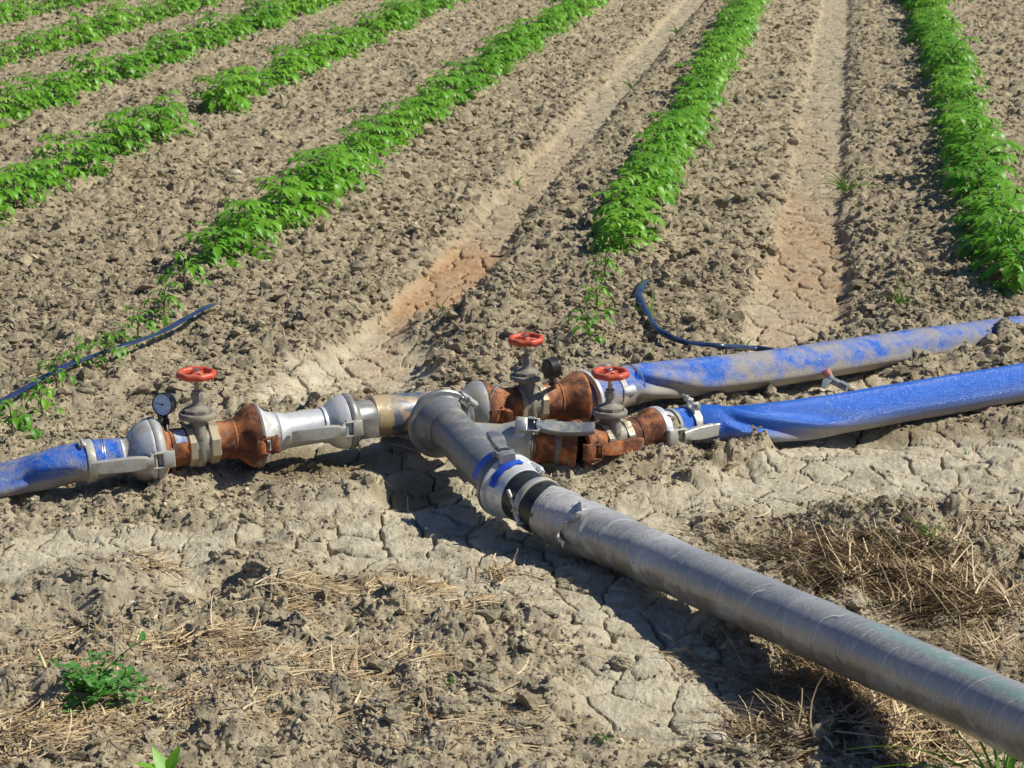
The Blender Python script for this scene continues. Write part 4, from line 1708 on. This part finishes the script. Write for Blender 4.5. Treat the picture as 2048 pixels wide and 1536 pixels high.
full = []
for s_ in range(9):
    lm, sm = tomato(100 + s_, random.Random(s_).uniform(.17, .205), 16, .140)
    full.append((local_build('foliage', lm, M['leaf']), local_build('stem', sm, M['stem'])))
young = []
for s_ in range(4):
    lm, sm = tomato(300 + s_, .13, 8, .10, 2)
    young.append((local_build('foliage', lm, M['leaf']), local_build('stem', sm, M['brownstem'])))

OFF = {1: .05, 0: .0, -1: -.01, -2: .155, -3: .50, -4: .90, -5: 1.30}
ROWS = [  # row number, near end (survey point of the first full plant), wording
    (1, (2010, 600), 'the rightmost crop row'),
    (0, (1215, 520), 'the crop row behind the rear gate valve'),
    (-1, (430, 552), 'the crop row starting above the left drip tape'),
    (-2, None, 'the second crop row from the lower left edge'),
    (-3, None, 'the third crop row up along the left edge'),
    (-4, None, 'the fourth crop row up along the left edge'),
    (-5, None, 'the faint crop row across the top left corner')]
R0 = random.Random(77)
plants = []
for k, end, words in ROWS:
    q0 = Q_C + k * ROW_SP + OFF[k]
    if end:
        e = P(*end)
        p0 = qp(e.x, e.y)[1]
    else:
        p0 = 4.5
    p = p0
    first = True
    while p < 30:
        sx = q0 + R0.uniform(-.035, .035)
        x, y = from_qp(sx, p)
        u, v = proj((x, y, .12))
        step = .265 if p < 14 else (.27 if p < 20 else .34)
        if -90 < u < 2140 and v > -40:
            plants.append((k, words, x, y, first and end is not None, p - p0))
        if u > -90:
            first = False
        p += step * R0.uniform(.85, 1.15)
plants.sort(key=lambda a: a[3])
print('tomato plants', len(plants))
GAPS = [ell(405, 232, 34, 30), ell(200, 318, 14, 18), ell(1305, 285, 10, 8), ell(690, 330, 8, 8)]
lab = {}
for i, (k, words, x, y, first, p) in enumerate(plants):
    if any(emask(np.array([x]), np.array([y]), e, .1)[0] > .5 for e in GAPS):
        continue
    fol, stem = full[R0.randrange(9)]
    big = {1: 1.20, 0: 1.05, -1: 1.04, -2: 1.0}.get(k, 1.0)
    s_ = big * R0.choice((.72, .9, .98, 1.08, 1.2)) * R0.uniform(.95, 1.05) * (1.0 if y < 16 else 1.06)
    if p < 2.0:
        s_ = max(s_, big * 1.0)
    s_ = max(s_, big * .8)
    if first:
        s_ = big * .92
        lb = 'tomato plant at the near end of ' + words
        gp_ = None
    else:
        lb = 'bushy green tomato plant within ' + words
        gp_ = 'tomato plants in ' + words
    plant_copy('tomato_plant', lb, 'tomato plant', (x, y, gz(x, y, False) - .004), R0.uniform(0, 6.28), (s_, s_, s_ * R0.uniform(.82, 1.2)), fol, stem, gp_)

SEED = [  # young plants straggling beyond the row ends: u, v of the foot, size, wording
    (372, 600, 1.05, 'young tomato plant just beyond the tip of the left drip tape'),
    (330, 668, .95, 'young tomato plant growing close over the upper part of the left drip tape'),
    (277, 705, .85, 'thin young tomato plant beside the middle of the left drip tape'),
    (205, 762, .90, 'tall thin tomato seedling with a bare stalk in front of the left drip tape'),
    (245, 722, .7, 'small tomato seedling between two taller ones by the left drip tape'),
    (155, 775, .62, 'low tomato seedling above the white faced gauge to the left'),
    (118, 808, .80, 'leafy tomato seedling with dark leaves near the left edge'),
    (88, 852, .85, 'spreading tomato seedling above the left blue hose'),
    (28, 880, .85, 'tomato seedling nearest the left edge, above the blue hose'),
    (1208, 588, .9, 'thin tomato plant at the foot of the middle crop row'),
    (1196, 650, .85, 'upper of two straggly seedlings behind the rear gate valve'),
    (1180, 705, .85, 'lower of two straggly seedlings behind the rear gate valve')]
for i, (u, v, s_, lb) in enumerate(SEED):
    c = P(u, v)
    fol, stem = young[i % 4]
    plant_copy('tomato_seedling', lb, 'seedling', (c.x, c.y, gz(c.x, c.y) - .004), R0.uniform(0, 6), (s_ * .85, s_ * .85, s_ * 1.15), fol, stem)


def grass_tuft(name, label, u, v, n, L, wd, seed, mat=None, spread=.5, lean=(0, 0), z=None):
    R = random.Random(seed)
    c = P(u, v)
    g = gz(c.x, c.y) if z is None else z
    mb = MB()
    for i in range(n):
        a = R.uniform(0, 6.28)
        t = R.uniform(.1, 1) * spread
        d = Vector((math.cos(a) * t + lean[0], math.sin(a) * t + lean[1], 1)).normalized()
        p = Vector((c.x + R.uniform(-.01, .01), c.y + R.uniform(-.01, .01), g - .004))
        ll = L * R.uniform(.45, 1.1)
        pts = [p]
        for k in range(8):
            pts.append(pts[-1] + d * (ll / 8))
            d = (d + Vector((math.cos(a) * .10 + lean[0] * .1, math.sin(a) * .10, -.10 - .10 * t))).normalized()
        ribbon(mb, pts, [wd * (1 - .85 * (k / 8) ** 1.4) for k in range(9)], R.uniform(-.1, .4), Vector((-.3, 1, .4)))
    o = build(name, mb, mat or M['grass'], None, 180)
    tag(o, label, 'grass')
    return o


grass_tuft('grass_tuft', 'tall bright green grass tuft in the bottom right corner before the main pipe', 2010, 1640, 34, .36, .0030, 1, None, .75, (-.12, 0))
grass_tuft('grass_tuft', 'grass tuft with one long upright blade beside the right wheel track', 1692, 385, 16, .20, .0038, 2, None, .8)
grass_tuft('grass_tuft', 'small yellowish grass tuft at the foot of the rightmost crop row', 1800, 622, 16, .14, .0030, 3, None, .8)
grass_tuft('grass_tuft', 'thin green grass blades standing on the straw right of the main pipe', 1858, 1125, 12, .10, .0024, 4, None, .4, (-.1, 0))
grass_tuft('grass_tuft', 'green grass blades along the crooked black drip tube', 1305, 655, 9, .13, .0028, 5, None, .3, (-.35, .2))
grass_tuft('grass_tuft', 'small grass sprigs at the bottom edge left of the main pipe', 1205, 1505, 8, .055, .0020, 6)
grass_tuft('grass_tuft', 'few short grass blades by the bottom edge below the dark clods', 905, 1425, 7, .05, .0018, 7)
grass_tuft('grass_tuft', 'small lone grass sprig on the clods beside the left wheel track', 1035, 358, 7, .10, .0032, 8, None, .3)
grass_tuft('grass_tuft', 'pale grass patch at the far end of the left wheel track', 1355, 62, 14, .16, .005, 9, None, .8)
grass_tuft('grass_tuft', 'yellow green sprig on the left wheel track near the middle crop row', 1265, 168, 9, .16, .006, 10, None, .8)
grass_tuft('grass_tuft', 'faint green sprig in the second gap between rows at upper left', 548, 118, 10, .17, .006, 11, None, .7)
grass_tuft('grass_tuft', 'tiny green sprig on bare soil between two crop rows', 700, 232, 8, .07, .004, 12)
grass_tuft('grass_tuft', 'grass patch at the top right corner beyond the rightmost row', 1940, 8, 14, .14, .006, 13, None, .9)
grass_tuft('grass_tuft', 'small green shoots on the furrow bank behind the rear hose', 1490, 690, 7, .06, .0022, 14)
grass_tuft('grass_tuft', 'low bright grass sprigs in the red bottomed wheel track', 880, 590, 6, .09, .0024, 15, None, .9)
grass_tuft('grass_tuft', 'bare patch grass sprig right of the cracked mud by the hose', 1935, 905, 5, .05, .002, 16, None, .3)


def sprout(name, label, cat, u, v, n, L, wd, seed, mat, up_=.6, z=None):
    R = random.Random(seed)
    c = P(u, v)
    g = gz(c.x, c.y) if z is None else z
    t = thing(name, label, cat, (c.x, c.y, g))
    lm, sm = MB(), MB()
    base = Vector((c.x, c.y, g + L * .35))
    sweep(sm, [Vector((c.x, c.y, g - .01)), base], .0016, 6)
    for i in range(n):
        a = 6.28 * i / n + R.uniform(-.3, .3)
        d = Vector((math.cos(a), math.sin(a), up_ * R.uniform(.6, 1.4)))
        leaflet(lm, base, d, UP, L * R.uniform(.8, 1.1), wd, R.uniform(.2, .8), R.uniform(0, .5), 6, .0, .15)
    build('leaves', lm, mat, t, 180)
    build('stem', sm, M['stem'], t, 180)


sprout('weed_sprout', 'bright light green sprout with broad leaves at the bottom edge', 'sprout', 335, 1600, 6, .066, .014, 1, M['sprout'], 1.3)
for i, (u, v, lb) in enumerate([
        (470, 648, 'tiny seedling on bare soil right of the left drip tape'),
        (1583, 778, 'tiny two-leaved seedling in the gap between the right hoses'),
        (1692, 742, 'small green seedling beside the little tap'),
        (1600, 880, 'tiny green seedling at the near edge of the glossy hose'),
        (1268, 902, 'small green seedling under the rusty lever of the front valve'),
        (148, 988, 'tiny green seedling below the left blue hose'),
        (690, 920, 'tiny seedling in the shade under the white tube'),
        (1690, 1110, 'small green seedling among straw right of the main pipe'),
        (1712, 415, 'small green weed on the bank right of the right wheel track'),
        (1905, 50, 'small yellowish weed beyond the rightmost row near the top')]):
    sprout('seedling', lb, 'seedling', u, v, 5, .022 if v > 300 else .05, .006 if v > 300 else .014, 20 + i, M['leafpale'], .5)

# leafy weed at the lower left
R1 = random.Random(9)
c = P(185, 1400)
wz = gz(c.x, c.y, False)
wd_ = thing('leafy_weed', 'bushy low green weed with small lobed leaves at the lower left', 'weed', (c.x, c.y, wz))
lm, sm = MB(), MB()
for k in range(46):
    a = R1.uniform(0, 6.28)
    el = R1.uniform(.15, 1.2)
    L = R1.uniform(.06, .15) * (1.15 if math.cos(a) > 0 else .95)
    p = Vector((c.x + R1.uniform(-.02, .02), c.y + R1.uniform(-.02, .02), wz))
    pts = [p]
    for i in range(6):
        pts.append(pts[-1] + Vector((math.cos(a) * math.cos(el), math.sin(a) * math.cos(el), math.sin(el))) * (L / 6))
        el -= .10
        a += R1.uniform(-.12, .12)
        for q in range(3):
            b = a + R1.uniform(-2.2, 2.2)
            dv = Vector((math.cos(b), math.sin(b), R1.uniform(-.2, .9)))
            ll = R1.uniform(.012, .026)
            leaflet(lm, pts[-1], dv, UP, ll, ll * .34, R1.uniform(.3, 1.0), R1.uniform(-.2, .7), 4, .35, .2)
    sweep(sm, pts, .0013, 5, cap=False)
build('foliage', lm, M['weed'], wd_, 180)
build('stems', sm, M['stem'], wd_, 180)

# ------------------------------------------------------------------ straw and stones
def straw_mesh(patches, seed):
    """patches = (u, v, half width px, half depth px, count, heading deg, heading spread deg, length, pile height)"""
    r = np.random.default_rng(seed)
    V, F, T = [], [], []
    off = 0
    for (u, v, ru, rv, n, hd, hs, L, pile) in patches:
        n = int(n * 1.5)
        cx, cy, a, b = ell(u, v, ru, rv)
        rad = np.sqrt(r.random(n)) * (r.random(n) ** .25)
        th = r.uniform(0, 2 * np.pi, n)
        x, y = cx + a * rad * np.cos(th), cy + b * rad * np.sin(th)
        z = terrain(x, y)[0]
        z = z + pile * (1 - rad ** 2) * r.random(n) + .002
        hh = np.radians(hd + r.normal(0, hs, n))
        LL = L * r.uniform(.25, 1.3, n)
        tilt = r.normal(0, .07, n) + (r.random(n) < .035) * r.uniform(.2, .9, n)
        curv = r.normal(0, .55, n)
        wd = r.uniform(.0007, .0024, n)
        sag = r.uniform(.0, .25, n)
        K = 5
        pos = np.stack([x, y, z], 1)
        tint = np.repeat(np.clip(r.normal(.58, .30, n), 0, 1), K * 2)
        rows = []
        for k in range(K):
            h = hh + curv * (k / (K - 1) - .5)
            dv = np.stack([np.cos(h) * np.cos(tilt), np.sin(h) * np.cos(tilt), np.sin(tilt) - sag * (k / (K - 1))], 1)
            nx = np.stack([-np.sin(h), np.cos(h), r.normal(0, .5, n) * 0 + .35], 1)
            w = (wd * (1 - .6 * (k / (K - 1))))[:, None] * nx
            rows += [pos - w, pos + w]
            pos = pos + dv * (LL / (K - 1))[:, None]
        co = np.stack(rows, 1)                                  # n, 2K, 3
        g = terrain(co[:, ::2, 0].ravel(), co[:, ::2, 1].ravel(), False)[0].reshape(n, K)
        lift = np.maximum(0, np.repeat(g, 2, axis=1) + .003 - co[..., 2])
        co[..., 2] += lift
        base = (np.arange(n) * 2 * K)[:, None, None] + off
        q = np.array([[2 * k, 2 * k + 1, 2 * k + 3, 2 * k + 2] for k in range(K - 1)])
        V.append(co.reshape(-1, 3))
        F.append((base + q[None]).reshape(-1, 4))
        T.append(tint)
        off += n * 2 * K
    return np.concatenate(V), np.concatenate(F), np.concatenate(T)


def straw(name, label, patches, seed):
    v, f, t = straw_mesh(patches, seed)
    o = big_mesh(name, v, f, {'tint': t}, M['straw'])
    tag(o, label, 'straw', None, 'stuff')


straw('dry_straw', 'matted brown straw lying right of the wrapped main pipe', [
    (1770, 1150, 230, 60, 1700, 160, 48, .10, .035), (1900, 1215, 200, 60, 1700, 155, 42, .12, .040), (1680, 1190, 110, 40, 500, 150, 60, .08, .02), (1600, 1110, 180, 45, 450, 165, 35, .10, .012),
    (1700, 1060, 300, 60, 160, 170, 60, .12, .01), (1960, 1120, 160, 90, 240, 150, 60, .10, .01), (2000, 1330, 130, 60, 300, 150, 40, .12, .01),
    (1500, 1070, 160, 30, 120, 160, 40, .08, .004), (1850, 1010, 160, 12, 16, 175, 20, .25, .01)], 1)
straw('dry_straw', 'tangled dry straw under and left of the main pipe near the bottom', [
    (1720, 1400, 230, 80, 1000, 150, 45, .12, .03), (1650, 1490, 230, 60, 600, 130, 60, .12, .02), (1500, 1330, 160, 60, 160, 150, 50, .08, .006),
    (1850, 1510, 140, 60, 420, 110, 50, .13, .02), (1100, 1170, 200, 50, 60, 160, 50, .08, .004)], 2)
straw('dry_straw', 'wisps of dry straw over the crumbly soil at the lower left', [
    (620, 1215, 170, 30, 170, 14, 40, .09, .012), (800, 1190, 110, 36, 260, 60, 80, .055, .014), (400, 1310, 150, 40, 260, 20, 55, .10, .020),
    (300, 1165, 60, 20, 60, 20, 50, .07, .008), (560, 1380, 260, 60, 130, 15, 60, .10, .005), (760, 1360, 180, 70, 150, 60, 60, .08, .006),
    (100, 1330, 180, 90, 170, 20, 70, .08, .006), (80, 1480, 150, 70, 340, 45, 65, .09, .018), (330, 1450, 260, 90, 200, 30, 70, .09, .008),
    (600, 1300, 600, 220, 420, 20, 70, .07, .003), (930, 1250, 60, 20, 100, 20, 60, .06, .006), (850, 1480, 320, 60, 200, 30, 70, .08, .004),
    (320, 965, 60, 20, 50, 150, 60, .07, .01), (1000, 1150, 40, 22, 50, 90, 60, .05, .01)], 3)
straw('dry_straw', 'scattered bits of old stalk over the field and by the pipes', [
    (1024, 900, 1100, 260, 300, 20, 90, .05, .002), (900, 500, 1200, 330, 420, 20, 90, .07, .002), (300, 165, 60, 14, 50, 25, 30, .12, .01), (560, 745, 150, 40, 30, 30, 60, .06, .002),
    (80, 760, 60, 30, 60, 60, 60, .05, .01), (210, 345, 30, 8, 16, 15, 20, .15, .01), (1990, 260, 50, 25, 60, 20, 80, .10, .01), (1960, 560, 60, 40, 40, 20, 80, .06, .01)], 4)

for i, (u, v, s_, lb) in enumerate([
        (470, 353, .030, 'pale rounded stone alone on the soil between two crop rows'),
        (892, 68, .035, 'small white stone far up between two crop rows'),
        (444, 1017, .009, 'small round white pebble in the hollow below the left valve'),
        (493, 974, .010, 'off-white pebble on the damp soil under the left valve'),
        (263, 1221, .010, 'white oval pebble between clods at the lower left'),
        (1433, 1492, .017, 'pale pebble near the bottom edge left of the pipe'),
        (1212, 1345, .008, 'tiny dark pebble on the mud left of the main pipe'),
        (2034, 985, .011, 'small white stone near the right edge on the cracked mud'),
        (1994, 1137, .012, 'small light stone near the right edge above the straw'),
        (1703, 778, .013, 'grey pebble beside the little tap')]):
    c = P(u, v)
    vv, ff = ico(3)
    r = np.random.default_rng(50 + i)
    ax3 = r.uniform(.75, 1.25, 3) * np.array([1, 1, .7])
    vv = vv * ax3 * s_ * (1 + .06 * np.sin(vv[:, [0]] * 3 + i) + .05 * np.cos(vv[:, [1]] * 4 + i))
    zz = gz(c.x, c.y)
    mb = MB()
    mb.add([(p[0] + c.x, p[1] + c.y, p[2] + zz + s_ * .35) for p in vv], [tuple(int(q) for q in f) for f in ff])
    tag(build('stone', mb, M['stone'], None, 180), lb, 'stone')

# larger dark clods one can tell apart
for i, (u, v, s_, lb) in enumerate([
        (1475, 893, .040, 'large upright soil clod in front of the glossy blue hose lever'),
        (525, 1165, .050, 'big dark clod beside a pale hollow in the left foreground'),
        (160, 1200, .038, 'dark rounded clod beside a shaded hollow at the left'),
        (150, 1240, .030, 'cracked clod just below the dark rounded one at the left'),
        (970, 1430, .050, 'largest broken clod near the bottom edge, left of the pipe'),
        (895, 1465, .042, 'jagged pale clod left of the largest broken clod'),
        (760, 1450, .035, 'blocky clod at the left end of the broken clods'),
        (1030, 1480, .030, 'small clod right of the largest broken clod'),
        (1240, 1340, .026, 'lone clod on the mud beside the main pipe shadow'),
        (850, 770, .035, 'clod standing behind the tee by the furrow mouth')]):
    c = P(u, v)
    zz = gz(c.x, c.y, False)
    vv, ff = ico(5)
    a0 = .75 * s_
    w = vv * np.array([1.15, 1.0, .8])
    n_ = fbm(vv[:, 0] * 1.0 + i * 7.3 + vv[:, 2] * .7, vv[:, 1] + vv[:, 2] * .9, 1.6, 5, 400 + i, .6)
    n2 = fbm(vv[:, 0] + i * 3.1 - vv[:, 2] * .8, vv[:, 1] - vv[:, 2] * .6, 6.0, 3, 460 + i, .6)
    w = w * (1 + .50 * n_ + .16 * n2)[:, None] * a0
    w[:, 0] += c.x
    w[:, 1] += c.y
    w[:, 2] += zz + a0 * .35
    o = big_mesh('clod', w, ff, {'tint': np.full(len(w), -.12), 'mud': np.full(len(w), .25)}, M['soil'])
    tag(o, lb, 'clod')
